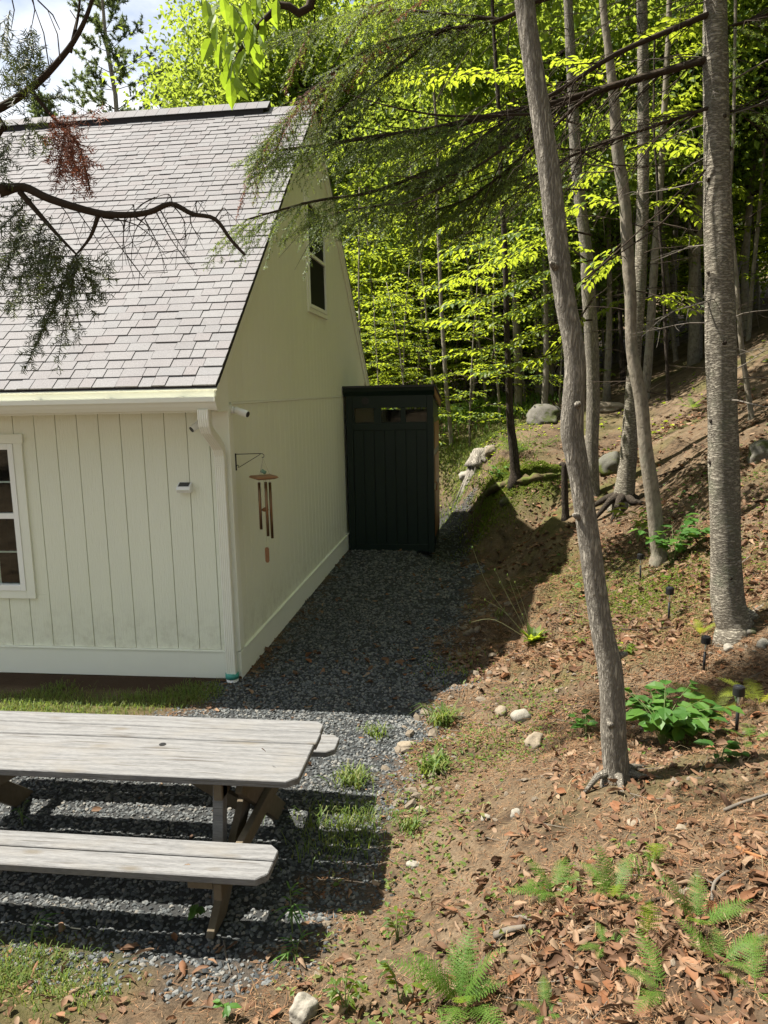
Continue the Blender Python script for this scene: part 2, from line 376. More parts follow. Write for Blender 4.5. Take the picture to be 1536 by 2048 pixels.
def m_dead():
    m, nt, o = nmat('fallen_leaf'); r = rand_any(nt)
    c = ramp(nt, r, [(0, (.055, .030, .018)), (.2, (.14, .075, .042)), (.4, (.24, .15, .09)), (.55, (.09, .045, .026)), (.75, (.31, .225, .15)), (.88, (.21, .085, .035)), (1, (.14, .075, .042))])
    f = noise(nt, coords(nt), 40, 4); c = mixrgb(nt, f, mixrgb(nt, .55, c, (.08, .04, .02)), c)
    p = N(nt, 'ShaderNodeBsdfPrincipled', Roughness=.75); p.inputs['Specular IOR Level'].default_value = .25; nt.links.new(c, p.inputs['Base Color'])
    t = N(nt, 'ShaderNodeBsdfTranslucent'); nt.links.new(c, t.inputs['Color']); mx = nt.nodes.new('ShaderNodeMixShader'); mx.inputs[0].default_value = .15
    nt.links.new(p.outputs[0], mx.inputs[1]); nt.links.new(t.outputs[0], mx.inputs[2]); nt.links.new(mx.outputs[0], o.inputs['Surface']); return m
M_DEAD = m_dead()
M_STRAW = m_leaf('needle_litter', [(.085, .040, .017), (.16, .082, .04), (.27, .17, .095), (.11, .05, .025)], (.15, .07, .03), .1, .8, .2)
def m_bark(name, dark, light, vs, ridge=.9, lichen=None, furrow=True):
    m, nt, o = nmat(name)
    n1 = noise(nt, wcoords(nt, vs), 1.0, 4, .6); n2 = noise(nt, wcoords(nt, tuple(a*2.7 for a in vs)), 1.0, 4, .6)
    if furrow: h1 = ramp(nt, n1, [(.36, (1, 1, 1)), (.47, (.12, .12, .12)), (.52, (.0, .0, .0)), (.64, (1, 1, 1))])
    else: h1 = ramp(nt, n1, [(.3, (0, 0, 0)), (.7, (1, 1, 1))])
    h = mixrgb(nt, .35, h1, n2)
    c = ramp(nt, h, [(.1, dark), (.45, tuple(.45*a+.55*b for a, b in zip(dark, light))), (.9, light)])
    c = mixrgb(nt, .35, c, ramp(nt, noise(nt, wcoords(nt), 3.5, 4), [(.3, (.3, .3, .3)), (.7, (.7, .7, .7))]), 'OVERLAY')
    if lichen:
        c = mixrgb(nt, ramp(nt, noise(nt, wcoords(nt), 6.5, 5, .65), [(.52, (0, 0, 0)), (.68, (.65, .65, .65))]), c, lichen)
    finish(nt, o, c, .9, h, ridge, .012, .15); return m
M_BARK1 = m_bark('furrowed_bark', (.095, .084, .069), (.35, .32, .27), (66, 66, 11), 1.0)
M_BARK2 = m_bark('scaly_bark', (.070, .060, .046), (.33, .30, .245), (17, 17, 52), .9, (.13, .135, .095), True)
M_BARK3 = m_bark('smooth_bark', (.075, .064, .049), (.25, .22, .175), (26, 26, 14), .5, (.19, .185, .145), False)
M_BARKD = m_bark('dark_bark', (.018, .014, .011), (.07, .056, .043), (45, 45, 12), .8)
M_TWIG = simple('twig_bark', (.040, .030, .022), .9, .1, 0, .3, 40)
M_TWIGG = simple('grey_twig_bark', (.12, .105, .088), .9, .1, 0, .3, 30)
def m_rock(name, a, b, moss=None):
    m, nt, o = nmat(name); f = noise(nt, coords(nt), 7, 8, .65); f2 = noise(nt, coords(nt), 60, 4, .6)
    c = mixrgb(nt, f, a, b); c = mixrgb(nt, .35, c, ramp(nt, f2, [(.3, (.25, .25, .25)), (.7, (.75, .75, .75))]), 'OVERLAY')
    if moss: c = mixrgb(nt, ramp(nt, noise(nt, wcoords(nt), 4.5, 5), [(.48, (0, 0, 0)), (.58, (1, 1, 1))]), c, moss)
    finish(nt, o, c, .9, f2, .5, .01, .2); return m
M_ROCK = m_rock('pale_stone', (.13, .108, .078), (.27, .225, .17))
M_ROCKW = m_rock('whitish_stone', (.15, .138, .115), (.29, .27, .23))
M_PEB = m_rock('pebble_stone', (.08, .064, .048), (.19, .158, .12))
M_ROCKG = m_rock('grey_boulder', (.065, .061, .052), (.15, .14, .12), (.05, .058, .02))
M_ROCKM = m_rock('mossy_boulder', (.06, .06, .047), (.13, .125, .105), (.065, .078, .016))
def m_grav():
    m, nt, o = nmat('gravel_stone'); r = rand_any(nt)
    c = ramp(nt, r, [(0, (.030, .034, .037)), (.3, (.060, .067, .070)), (.6, (.094, .101, .103)), (.85, (.135, .140, .138)), (1, (.17, .158, .138))])
    f = noise(nt, wcoords(nt), 90, 4); c = mixrgb(nt, .35, c, ramp(nt, f, [(.3, (.3, .3, .3)), (.7, (.7, .7, .7))]), 'OVERLAY')
    finish(nt, o, c, .85, f, .4, .003, .25); return m
M_GRAV = m_grav()
def m_soil():
    m, nt, o = nmat('forest_floor')
    at = N(nt, 'ShaderNodeVertexColor'); at.layer_name = 'zone'
    sep = nt.nodes.new('ShaderNodeSeparateColor'); nt.links.new(at.outputs['Color'], sep.inputs[0])
    big = noise(nt, wcoords(nt), 1.7, 6, .6); mid = noise(nt, wcoords(nt), 14, 6, .65); fin = noise(nt, wcoords(nt), 70, 5, .7)
    c = mixrgb(nt, ramp(nt, big, [(.35, (0, 0, 0)), (.65, (1, 1, 1))]), (.060, .044, .029), (.150, .115, .078))
    c = mixrgb(nt, ramp(nt, mid, [(.4, (0, 0, 0)), (.62, (1, 1, 1))]), c, (.110, .075, .046))
    c = mixrgb(nt, .65, c, ramp(nt, fin, [(.3, (.16, .15, .14)), (.5, (.5, .5, .5)), (.7, (.84, .8, .76))]), 'OVERLAY')
    c = mixrgb(nt, ramp(nt, noise(nt, wcoords(nt), 4.2, 7, .7), [(.50, (0, 0, 0)), (.64, (.8, .8, .8))]), c, (.035, .024, .016))
    g = mixrgb(nt, fin, (.018, .019, .02), (.06, .062, .062))
    c = mixrgb(nt, sep.outputs[0], c, g)
    mo = mixrgb(nt, mid, (.03, .042, .008), (.085, .092, .02))
    c = mixrgb(nt, sep.outputs[1], c, mo)
    c = mixrgb(nt, sep.outputs[2], c, mixrgb(nt, fin, (.028, .018, .012), (.075, .048, .030)))
    hb = mixrgb(nt, .5, mid, fin)
    finish(nt, o, c, .95, hb, .9, .03, .1); return m
M_SOIL = m_soil()

# ================================================================== THE SETTING: ground
def axis(bands):
    out = []
    for a, b, s in bands: out += list(np.arange(a, b-1e-6, s))
    return np.array(out+[bands[-1][1]])
gx = axis([(-160,-40,12),(-40,-10,2),(-10,-4.5,.25),(-4.5,3.2,.042),(3.2,6,.12),(6,14,.5),(14,40,2),(40,160,12)])
gy = axis([(-60,-6,6),(-6,1.6,.5),(1.6,8,.042),(8,13,.075),(13,20,.16),(20,40,.6),(40,100,6),(100,220,15)])
GX, GY = np.meshgrid(gx, gy); GZ = height(GX, GY)
nx, ny = len(gx), len(gy)
idx = np.arange(nx*ny).reshape(ny, nx)
FF = np.stack([idx[:-1, :-1].ravel(), idx[:-1, 1:].ravel(), idx[1:, 1:].ravel(), idx[1:, :-1].ravel()], 1)
terr = np_mesh('ground', np.stack([GX.ravel(), GY.ravel(), GZ.ravel()], 1), FF, True)
zone = np.zeros((nx*ny, 4), np.float32); zone[:, 3] = 1
xf_, yf_ = GX.ravel(), GY.ravel()
gm = gravel_mask(xf_, yf_); zone[:, 0] = gm
def blob(cx, cy, r, x, y, wob=.4):
    return np.clip(1.3-np.hypot(x-cx, y-cy)/r - wob*vnoise(x, y, 3.3) - .5*wob*vnoise(x, y, 11), 0, 1)
def gpt(px, py): return ground(px, py)
MOSS = []
for px, py, r in [(1040,945,.75),(1110,950,.7),(1180,1170,.6),(1310,1190,.75),(1380,1170,.5),(30,1940,.4),(120,1960,.35),(900,900,1.0),(1000,860,1.4)]:
    p = gpt(px, py); MOSS.append((p.x, p.y, r))
mm = np.zeros_like(xf_)
for cx, cy, r in MOSS: mm = np.maximum(mm, blob(cx, cy, r, xf_, yf_)*.75)
mm = np.maximum(mm, .6*np.clip(3.2*vnoise(xf_, yf_, .85)+1.6*vnoise(xf_+7, yf_, 3.1)-.35, 0, 1)*np.clip((xf_+.2)/.6, 0, 1)*np.clip((yf_-3.2)/1.2, 0, 1))
lw = np.clip(.5-(poly_sd(LAWN, xf_, yf_)+.3*vnoise(xf_, yf_, 3))/.3, 0, 1); mm = np.maximum(mm, lw*.55)
zone[:, 1] = mm*(1-gm*.5)
pl_ = np.zeros_like(xf_)
for px, py, r in [(1200,1900,.55),(1330,1950,.5),(1100,1960,.4),(1450,1850,.4)]:
    q = gpt(px, py); pl_ = np.maximum(pl_, blob(q.x, q.y, r, xf_, yf_)*.8)
zone[:, 2] = np.maximum(pl_, np.clip(.5-(np.abs(yf_-6.25)-.18)/.12, 0, 1)*((xf_ < -2.35) & (xf_ > -10)))
ca = terr.color_attributes.new('zone', 'FLOAT_COLOR', 'POINT'); ca.data.foreach_set('color', zone.ravel())
g_ob = link('ground', terr, M_SOIL); tag(g_ob, 'brown forest floor sloping up to the right from the flat yard', 'ground', kind='structure')

# ================================================================== HOUSE
HX, HY = -2.167, 6.433
house = thing('white_house', (HX, HY, 0), 'white gabled house with grey shingle roof and green-shaded gable wall', 'house')
XL = -9.6; YB = 14.45
EY, EZ, RY, RZ = 6.08, 2.615, 10.45, 6.18
AL = math.atan2(RZ-EZ, RY-EY); cA, sA = math.cos(AL), math.sin(AL); SLOPE = math.hypot(RY-EY, RZ-EZ)
def roof_under(y, d=.07):
    z = EZ+(min(y, 2*RY-y)-EY)*math.tan(AL); return z-d/cA
m = MB(); m.b2((XL, HY+.05, -.3), (HX-.06, YB, .02)); m.build('foundation', M_FOUND, house)
WL, WR, WB, WT = -5.02, -4.155, .795, 2.145      # front window opening
m = MB()
m.b2((XL, HY+.016, .0), (WL, HY+.12, 2.56)); m.b2((WR, HY+.016, .0), (HX-.02, HY+.12, 2.56))
m.b2((WL, HY+.0165, .0), (WR, HY+.12, WB)); m.b2((WL, HY+.0165, WT), (WR, HY+.12, 2.56))
m.b2((XL, HY+.12, 0), (XL+.1, YB, 2.56)); m.b2((XL+.1, YB-.1, 0), (HX-.02, YB, 2.56))
m.build('wall_core', M_SIDE, house)
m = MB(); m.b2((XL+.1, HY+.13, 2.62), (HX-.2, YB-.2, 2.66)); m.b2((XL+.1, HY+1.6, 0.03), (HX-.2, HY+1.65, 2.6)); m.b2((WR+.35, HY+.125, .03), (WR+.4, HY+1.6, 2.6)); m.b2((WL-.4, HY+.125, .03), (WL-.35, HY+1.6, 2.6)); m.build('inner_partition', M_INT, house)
pg = [(HY+.02, 0), (YB-.02, 0), (YB-.02, roof_under(YB-.02)), (RY, roof_under(RY)), (HY+.02, roof_under(HY+.02))]
m = MB(); m.prism(pg, 'x', HX-.16, HX-.0155); m.build('gable_core', M_SIDE, house)
# front siding boards, each a piece
bk = -2.538; edges = [-2.30, bk+.2015]
x = bk
while x > XL+.1: edges.append(x); x -= .2015
edges.append(XL)
for i in range(len(edges)-1):
    a, b = edges[i+1]+.0028, edges[i]-.0028
    if b-a < .02: continue
    wl_, wr_ = WL-.05, WR+.05
    segs = [(a, b, .262, 2.46)]
    if a < wr_ and b > wl_:
        segs = [(a, b, .262, WB-.04), (a, b, WT+.04, 2.46)]
        if b > wr_: segs.append((wr_, b, WB-.04, WT+.04))
        if a < wl_: segs.append((a, wl_, WB-.04, WT+.04))
    for a_, b_, z0, z1 in segs:
        m = MB(); m.b2((a_, HY, z0), (b_, HY+.0165, z1)); m.build('siding_board', M_SIDE, house, .0025)
# gable siding boards below and above the band
y = HY+.10
k = 0
while y < YB-.06:
    y2 = min(y+.203, YB-.06); a, b = y+.003, y2-.003
    m = MB(); m.b2((HX-.0165, a, .262), (HX, b, 2.452)); m.build('siding_board', M_SIDE, house, .002)
    ys = [a]+([RY] if a < RY < b else [])+[b]
    top = [(yy, roof_under(yy, .065)) for yy in ys]
    m = MB(); m.prism([(a, 2.475), (b, 2.475)]+top[::-1], 'x', HX-.0165, HX); m.build('siding_board', M_SIDE, house, .002)
    y = y2
# near corner bit of the gable field above the wall plate
m = MB(); m.prism([(HY-.0, 2.475), (HY+.10, 2.475), (HY+.10, roof_under(HY+.10, .065)), (HY, roof_under(HY, .065))], 'x', HX-.0165, HX-.001); m.build('siding_board', M_SIDE, house)
m = MB(); m.b2((HX-.016, HY+.102, 2.4535), (HX+.006, YB-.06, 2.4735)); m.build('band_flashing', M_TRIM, house)
# trim
m = MB(); m.b2((XL, HY-.022, .0), (HX-.015, HY+.016, .25)); m.build('baseboard', M_TRIM, house, .003)
m = MB(); m.b2((XL, HY-.03, .2505), (HX-.012, HY+.0155, .2605)); m.build('water_table_cap', M_TRIM, house)
m = MB(); m.b2((HX-.014, HY-.024, .0), (HX+.020, YB, .25)); m.build('baseboard', M_TRIM, house, .003)
m = MB(); m.b2((HX-.013, HY+.10, .2505), (HX+.028, YB, .2615)); m.build('water_table_cap', M_TRIM, house)
m = MB(); m.b2((-2.298, HY-.019, .262), (HX+.018, HY+.015, 2.455)); m.build('corner_board', M_TRIM, house, .003)
m = MB(); m.b2((HX-.0145, HY+.016, .262), (HX+.0175, HY+.099, 2.453)); m.build('corner_board', M_TRIM, house, .003)
m = MB(); m.b2((HX-.0145, YB-.058, .262), (HX+.0175, YB, 2.453)); m.build('corner_board', M_TRIM, house, .003)
m = MB(); m.b2((XL, EY+.03, 2.425), (HX+.018, HY-.02, 2.445)); m.build('soffit', M_TRIM, house)
m = MB(); m.b2((XL, EY+.012, 2.40), (HX+.0185, EY+.0295, 2.582)); m.build('fascia', M_TRIM, house, .003)
for sgn in (1, -1):
    def yy_(v): return RY-sgn*(RY-v)
    a, b = EY+.03, RY
    za, zb = roof_under(a, .045), roof_under(RY, .045)
    m = MB(); m.prism([(yy_(a), za), (yy_(b), zb), (yy_(b), zb-.16/cA), (yy_(a), za-.16/cA)] if sgn == -1 else [(a, za), (b-.002, zb), (b-.002, zb-.075/cA), (a, za-.075/cA)], 'x', HX+.002, HX+.024)
    m.build('rake_board', M_TRIM, house, .002)
    if sgn == -1:
        m = MB(); m.prism([(yy_(a), za+.005), (yy_(b), zb+.005), (yy_(b), zb-.05/cA), (yy_(a), za-.05/cA)], 'x', HX+.0245, HX+.040); m.build('rake_moulding', M_TRIM, house)
m = MB(); m.prism([(EY+.0305, 2.40), (HY-.001, 2.40), (HY-.001, roof_under(HY, .05)), (EY+.0305, roof_under(EY+.03, .05))], 'x', HX-.03, HX+.0185); m.build('eave_return', M_TRIM, house)
# gutter
prof = [(0, .10), (0, 0), (-.06, 0), (-.085, .03), (-.10, .055), (-.115, .07), (-.115, .105), (-.108, .105), (-.108, .075), (-.094, .06), (-.08, .037), (-.056, .006), (-.006, .006), (-.006, .10)]
GY0, GZ0 = EY+.008, 2.418
m = MB(); m.prism([(GY0+u, GZ0+v) for u, v in prof], 'x', XL, HX+.055); gut = m.build('gutter', M_ALU, house)
m = MB(); m.prism([(GY0+u, GZ0+v) for u, v in [(.004, -.004), (-.062, -.004), (-.09, .028), (-.104, .053), (-.119, .068), (-.119, .109), (.004, .109)]], 'x', HX+.0555, HX+.062); m.build('end_cap', M_ALU, gut)
for k in range(8):
    gxk = HX-.25-k*.62; m = MB(); m.b2((gxk-.012, GY0-.116, GZ0+.106), (gxk+.012, GY0+.002, GZ0+.1095)); m.build('hanger', M_ALU, gut)
m = MB(); m.prism([(EY-.012, EZ-.028), (EY+.06, EZ+.02), (EY+.06, EZ+.012), (EY-.002, EZ-.04)], 'x', XL, HX+.045); m.build('drip_edge', M_TRIM, house)
# downspout: ribbed rectangular pipe swept in the yz plane
DXC = -2.222
path = [(6.025, 2.425), (6.025, 2.35), (6.035, 2.30), (6.07, 2.255), (6.24, 2.155), (6.32, 2.10), (6.352, 2.04), (6.358, 1.95), (6.358, .035)]
mid = [6, 1]
def sweep(mb, pts, w, d, xc=DXC):
    ribs = []
    nrib = 5
    for i in range(nrib*2+1):
        u = -w/2+w*i/(nrib*2); ribs.append((u, -d/2-(.004 if i % 2 else 0)))
    prof2 = ribs+[(w/2, d/2), (-w/2, d/2)]; n = len(prof2); vs = []
    for i, (py_, pz_) in enumerate(pts):
        a = pts[max(i-1, 0)]; b = pts[min(i+1, len(pts)-1)]; ty, tz = b[0]-a[0], b[1]-a[1]; L = math.hypot(ty, tz); ty /= L; tz /= L
        nyv, nzv = -tz, ty      # points to +y when going down
        for u, v in prof2: vs.append((xc+u, py_+nyv*v, pz_+nzv*v))
    fs = [tuple(range(n)), tuple(range((len(pts)-1)*n, len(pts)*n))]
    for i in range(len(pts)-1):
        for k in range(n): k2 = (k+1) % n; fs.append((i*n+k, i*n+k2, (i+1)*n+k2, (i+1)*n+k))
    mb.add(vs, fs)
m = MB(); sweep(m, path[6:], .085, .058); ds = m.build('downspout', M_ALU, house)
m = MB(); sweep(m, path[:7], .091, .064); m.build('elbow', M_ALU, ds)
for k in range(5):
    m = MB(); m.b2((DXC-.048, 6.322, 1.93+k*.018), (DXC+.048, 6.389, 1.938+k*.018)); m.build('crimp', M_ALU, ds)
m = MB(); m.tube([(DXC, 6.358, .03), (DXC, 6.358, .075)], .060, 16); m.build('coupling', M_TEAL, ds, 0, True)
m = MB(); m.tube([(DXC, 6.358, -.12), (DXC, 6.358, .029)], .055, 16); m.build('drain_pipe', M_WPLAS, ds, 0, True)
# front window
wz = MB()
TW = .085
win = MB().b2((WR, HY-.022, WB-.075), (WR+TW, HY-.001, WT)).build('window', M_TRIM, house, .002); win['label'] = 'white double hung window with grilles in the front wall'
MB().b2((WL-TW, HY-.022, WB-.075), (WL, HY-.001, WT)).build('casing', M_TRIM, win)
MB().b2((WL-TW-.012, HY-.026, WT+.0005), (WR+TW+.012, HY-.001, WT+.085)).build('casing', M_TRIM, win, .002)
MB().b2((WL+.0005, HY-.0215, WB-.075), (WR-.0005, HY-.001, WB-.0005)).build('casing', M_TRIM, win, .002)
fr = .052
for nm, lo, hi in [('frame', (WL+.001, HY-.03, WB), (WL+fr, HY+.06, WT-.001)), ('frame', (WR-fr, HY-.03, WB), (WR-.001, HY+.06, WT-.001)),
                   ('frame', (WL+fr, HY-.0295, WB), (WR-fr, HY+.06, WB+fr)), ('frame', (WL+fr, HY-.0295, WT-fr), (WR-fr, HY+.06, WT-.001)),
                   ('meeting_rail', (WL+fr, HY-.02, 1.465), (WR-fr, HY+.045, 1.515)), ('muntin', (WL+fr, HY+.012, 1.79), (WR-fr, HY+.02, 1.806)), ('muntin', (WL+fr, HY+.032, 1.14), (WR-fr, HY+.04, 1.156)),
                   ('muntin', ((WL+WR)/2+.14, HY+.0325, WB+fr), ((WL+WR)/2+.156, HY+.0395, 1.465)), ('muntin', ((WL+WR)/2+.14, HY+.0125, 1.515), ((WL+WR)/2+.156, HY+.0195, WT-fr))]:
    MB().b2(lo, hi).build(nm, M_VINYL, win, .002)
MB().b2((WL+fr, HY+.006, 1.515), (WR-fr, HY+.009, WT-fr)).build('pane', M_GLASS, win)
MB().b2((WL+fr, HY+.026, WB+fr), (WR-fr, HY+.029, 1.465)).build('pane', M_GLASS, win)
pot = MB().tube([(-4.42, 7.0, .62), (-4.42, 7.0, 1.02)], [.11, .15], 16).build('indoor_pot', M_INTW, None, 0, True)
tag(pot, 'pale pot dimly seen behind the front window glass', 'pot')
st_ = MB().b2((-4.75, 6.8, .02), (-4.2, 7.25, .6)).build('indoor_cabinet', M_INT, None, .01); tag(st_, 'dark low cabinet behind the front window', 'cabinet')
# gable window
gy0, gy1, gz0, gz1 = 9.78, 10.86, 3.60, 4.92
gw = MB().b2((HX+.0005, gy0-.06, gz0-.06), (HX+.022, gy1+.06, gz0-.0005)).build('window', M_TRIM, house, .002); gw['label'] = 'narrow looking dark window high in the gable wall'
for lo, hi in [((HX+.0005, gy0-.06, gz0), (HX+.022, gy0, gz1)), ((HX+.0005, gy1, gz0), (HX+.022, gy1+.06, gz1)), ((HX+.0005, gy0-.06, gz1+.0005), (HX+.024, gy1+.06, gz1+.06))]:
    MB().b2(lo, hi).build('casing', M_TRIM, gw, .002)
for lo, hi in [((gy0, gz0), (gy0+.045, gz1)), ((gy1-.045, gz0), (gy1, gz1)), ((gy0+.045, gz0), (gy1-.045, gz0+.045)), ((gy0+.045, gz1-.045), (gy1-.045, gz1)), ((gy0+.045, (gz0+gz1)/2-.02), (gy1-.045, (gz0+gz1)/2+.02))]:
    MB().b2((HX+.001, lo[0]+.0005, lo[1]), (HX+.03, hi[0]-.0005, hi[1])).build('frame', M_VINYL, gw)
MB().b2((HX+.001, gy0+.045, gz0+.045), (HX+.006, gy1-.045, gz1-.045)).build('window_screen', simple('screen_dark', (.008, .009, .008), .7, .15), gw)
# roof deck and back slope
RX = HX+.045
def rp_(X, V, Wn): return (X, EY+V*cA-Wn*sA, EZ+V*sA+Wn*cA)
m = MB(); m.prism([(EY, EZ-.028/cA), (RY, RZ-.028/cA), (RY, RZ-.004), (EY, EZ-.004)], 'x', XL-.1, RX-.003); roof = m.build('roof', M_FELT, house)
m = MB(); yb2 = 2*RY-EY; m.prism([(yb2, EZ-.028/cA), (RY+.001, RZ-.028/cA), (RY+.001, RZ+.006), (yb2, EZ+.006)], 'x', XL-.1, RX-.003); m.build('rear_roof', M_SHING, house)
EXPO = .1175; NC = int(SLOPE/EXPO)
widths = [.115, .145, .17, .20, .23]
def tab_verts(w, thick, l=EXPO+.02):
    g = .0032
    a = [(g, 0, .009), (w-g, 0, .009), (w-g, l, .001), (g, l, .001)]
    return [(x, y, z) for x, y, z in a]+[(x, y, z+thick) for x, y, z in a]
TABF = [(0, 3, 2, 1), (4, 5, 6, 7), (0, 1, 5, 4), (1, 2, 6, 5), (2, 3, 7, 6), (3, 0, 4, 7)]
tab_me = {}
for w in widths:
    for th in (.007, .011):
        me = bpy.data.meshes.new('shingle'); me.from_pydata(tab_verts(w, th), [], TABF); me.materials.append(M_SHING); tab_me[(w, th)] = me
sv, sf = [], []; nind = 0
hloc = wloc(roof)
for k in range(NC):
    X = RX; V = k*EXPO+(.0 if k else -.012); first = True
    X -= rnd.choice([0, .05, .11, .16])*0
    while X > XL-.1:
        w = rnd.choice(widths); th = rnd.choice((.007, .011))
        if first: w = rnd.choice(widths[:4]); first = False
        X -= w; dv = rnd.uniform(-.003, .003); dz = rnd.uniform(0, .0015)
        near = X > -3.75-.04*k and k < 32
        if near and nind < 300:
            o = bpy.data.objects.new('shingle', tab_me[(w, th)]); COL.objects.link(o); o.parent = roof
            o.location = Vector(rp_(X, V+dv, dz))-hloc; o.rotation_euler = (AL+rnd.uniform(-.006, .012), 0, rnd.uniform(-.003, .003)); nind += 1
        else:
            n0 = len(sv); sv += [rp_(X+a, V+dv+b, c+dz) for a, b, c in tab_verts(w, th)]; sf += [tuple(i+n0 for i in f) for f in TABF]
rs = np_obj('shingle_field', sv, sf, M_SHING, roof); rs['kind'] = 'stuff'
# ridge cap pieces and ridge vent
m = MB(); m.prism([(RY-.14, RZ-.03), (RY-.14, RZ-.10), (RY, RZ+.02), (RY+.14, RZ-.10), (RY+.14, RZ-.03), (RY, RZ+.085)], 'x', XL, HX-.62); m.build('ridge_vent', M_FELT, roof)
x = RX
while x > XL:
    hh = .094 if x < HX-.45 else .016
    m = MB(); w = .15
    m.prism([(RY-.155, RZ-.126+hh), (RY-.155, RZ-.119+hh), (RY, RZ+.010+hh), (RY+.155, RZ-.119+hh), (RY+.155, RZ-.126+hh), (RY, RZ+.003+hh)], 'x', x-w, x-.004); m.build('ridge_cap_shingle', M_SHING, roof); x -= w

# ------------------------------------------------------------------ fittings on the house
def bullet(name, mount, direction, label):
    c = thing(name, mount, label, 'security camera'); d = Vector(direction).normalized(); p = Vector(mount)
    return c, p, d
c, p, d = bullet('security_camera', (HX+.019, 6.50, 2.405), (1, -.25, -.32), 'white bullet security camera on the gable side of the corner')
MB().tube([p, p+Vector((.02, 0, 0))], .03, 16).build('mount', M_WPLAS, c, 0, True)
MB().tube([p+Vector((.02, 0, 0)), p+Vector((.035, 0, 0))], .012, 10).build('neck', M_WPLAS, c)
b0 = p+Vector((.03, 0, 0)); MB().tube([b0, b0+d*.006, b0+d*.125, b0+d*.13], [.024, .031, .031, .028], 18).build('housing', M_WPLAS, c, 0, True)
MB().tube([b0+d*.1295, b0+d*.135], [.0265, .024], 18).build('lens', M_BLACK, c)
c, p, d = bullet('security_camera', (-2.37, HY-.001, 2.33), (-.52, -.62, -.5), 'white bullet security camera tucked behind the downspout elbow on the front wall')
MB().tube([p, p+Vector((0, -.02, 0))], .03, 16).build('mount', M_WPLAS, c, 0, True)
b0 = p+Vector((0, -.025, -.005)); MB().tube([b0, b0+d*.006, b0+d*.135, b0+d*.14], [.024, .031, .031, .028], 18).build('housing', M_WPLAS, c, 0, True)
MB().tube([b0+d*.1395, b0+d*.145], [.027, .024], 18).build('lens', M_BLACK, c)
sl = thing('solar_wall_light', (-2.577, HY, 1.735), 'small white solar wall light with dark panel on the front siding', 'wall light')
MB().prism([(HY-.001, 1.70), (HY-.055, 1.70), (HY-.075, 1.725), (HY-.062, 1.752), (HY-.001, 1.79)], 'x', -2.64, -2.515).build('housing', M_WPLAS, sl, .004)
m = MB(); m.prism([(HY-.056, 1.7565), (HY-.012, 1.7845), (HY-.012, 1.7875), (HY-.056, 1.7595)], 'x', -2.625, -2.53); m.build('solar_panel', M_SOLAR, sl)
MB().prism([(HY-.057, 1.703), (HY-.0765, 1.7265), (HY-.0735, 1.729), (HY-.054, 1.706)], 'x', -2.63, -2.525).build('lens', simple('frosted_lens', (.7, .7, .62), .3), sl)
# wind chime on an iron bracket
bx0, by0 = HX+.018, 6.55
br = thing('wall_bracket', (bx0, by0, 1.95), 'thin black iron bracket fixed to the gable corner board', 'bracket')
MB().b2((bx0-.016, by0-.008, 1.875), (bx0+.004, by0+.008, 2.025)).build('wall_plate', M_IRON, br)
hx = -1.905
MB().tube([(bx0, by0, 2.018), (hx-.02, by0, 2.022), (hx, by0, 2.02), (hx+.012, by0, 2.008), (hx+.01, by0, 1.992), (hx, by0, 1.985), (hx-.008, by0, 1.99)], .0035, 6).build('arm', M_IRON, br, 0, True)
MB().tube([(bx0+.004, by0, 1.915), (bx0+.016, by0, 1.925), (bx0+.024, by0, 1.912), (bx0+.014, by0, 1.90), (bx0+.03, by0, 1.905), (hx-.02, by0, 2.016)], .003, 6).build('brace', M_IRON, br, 0, True)
ch = thing('wind_chime', (hx, by0, 1.985), 'copper tube wind chime with wooden top hanging from the black bracket', 'wind chime')
zt = 1.812
for k in range(3):
    a = k*2.1+.4; MB().tube([(hx, by0, 1.982), (hx+.06*math.cos(a), by0+.06*math.sin(a), zt+.008)], .0016, 4).build('cord', M_CORD, ch)
rotz = Matrix.Rotation(R(35), 3, 'Z')
m = MB(); s_ = .105
vs = [rotz @ Vector((x*s_, y*s_, z)) for x, y, z in [(-1, -1, 0), (1, -1, 0), (1, 1, 0), (-1, 1, 0)]]; vs2 = [v*.86+Vector((0, 0, .016)) for v in vs]; vs0 = [v*.7+Vector((0, 0, -.014)) for v in vs]
allv = [v+Vector((hx, by0, zt)) for v in vs0+vs+vs2]
m.add(allv, [(3, 2, 1, 0), (8, 9, 10, 11)]+[(i, (i+1) % 4, (i+1) % 4+4, i+4) for i in range(4)]+[(i+4, (i+1) % 4+4, (i+1) % 4+8, i+8) for i in range(4)]); m.build('top_plate', M_CHWOOD, ch, .002)
MB().box((hx, by0, zt+.05), (.05, .03, .03), Matrix.Rotation(.5, 3, 'Y')).build('ornament', simple('green_ornament', (.12, .22, .16), .2, .5), ch, .006)
for k, (a, L) in enumerate([(0.3, .50), (1.55, .46), (2.8, .42), (4.05, .40), (5.3, .47)]):
    x, y = hx+.052*math.cos(a), by0+.052*math.sin(a)
    tb = MB().tube([(x, y, 1.765), (x, y, 1.765-L)], .0125, 12).build('chime_tube', M_COPPER, ch, 0, True)
    MB().tube([(x, y, 1.7655), (x, y, zt-.01)], .0012, 4).build('cord', M_CORD, tb)
MB().tube([(hx, by0, zt-.012), (hx, by0, 1.18)], .0012, 4).build('cord', M_CORD, ch)
MB().tube([(hx, by0, 1.51), (hx, by0, 1.525), (hx, by0, 1.545)], [.02, .034, .008], 12).build('clapper', M_CHWOOD, ch)
m = MB(); m.prism([(hx-.018, 1.17), (hx-.010, 1.185), (hx+.010, 1.185), (hx+.018, 1.17), (hx+.018, 1.06), (hx+.009, 1.045), (hx-.009, 1.045), (hx-.018, 1.06)], 'y', by0-.004, by0+.004); m.build('sail', M_CHWOOD, ch)

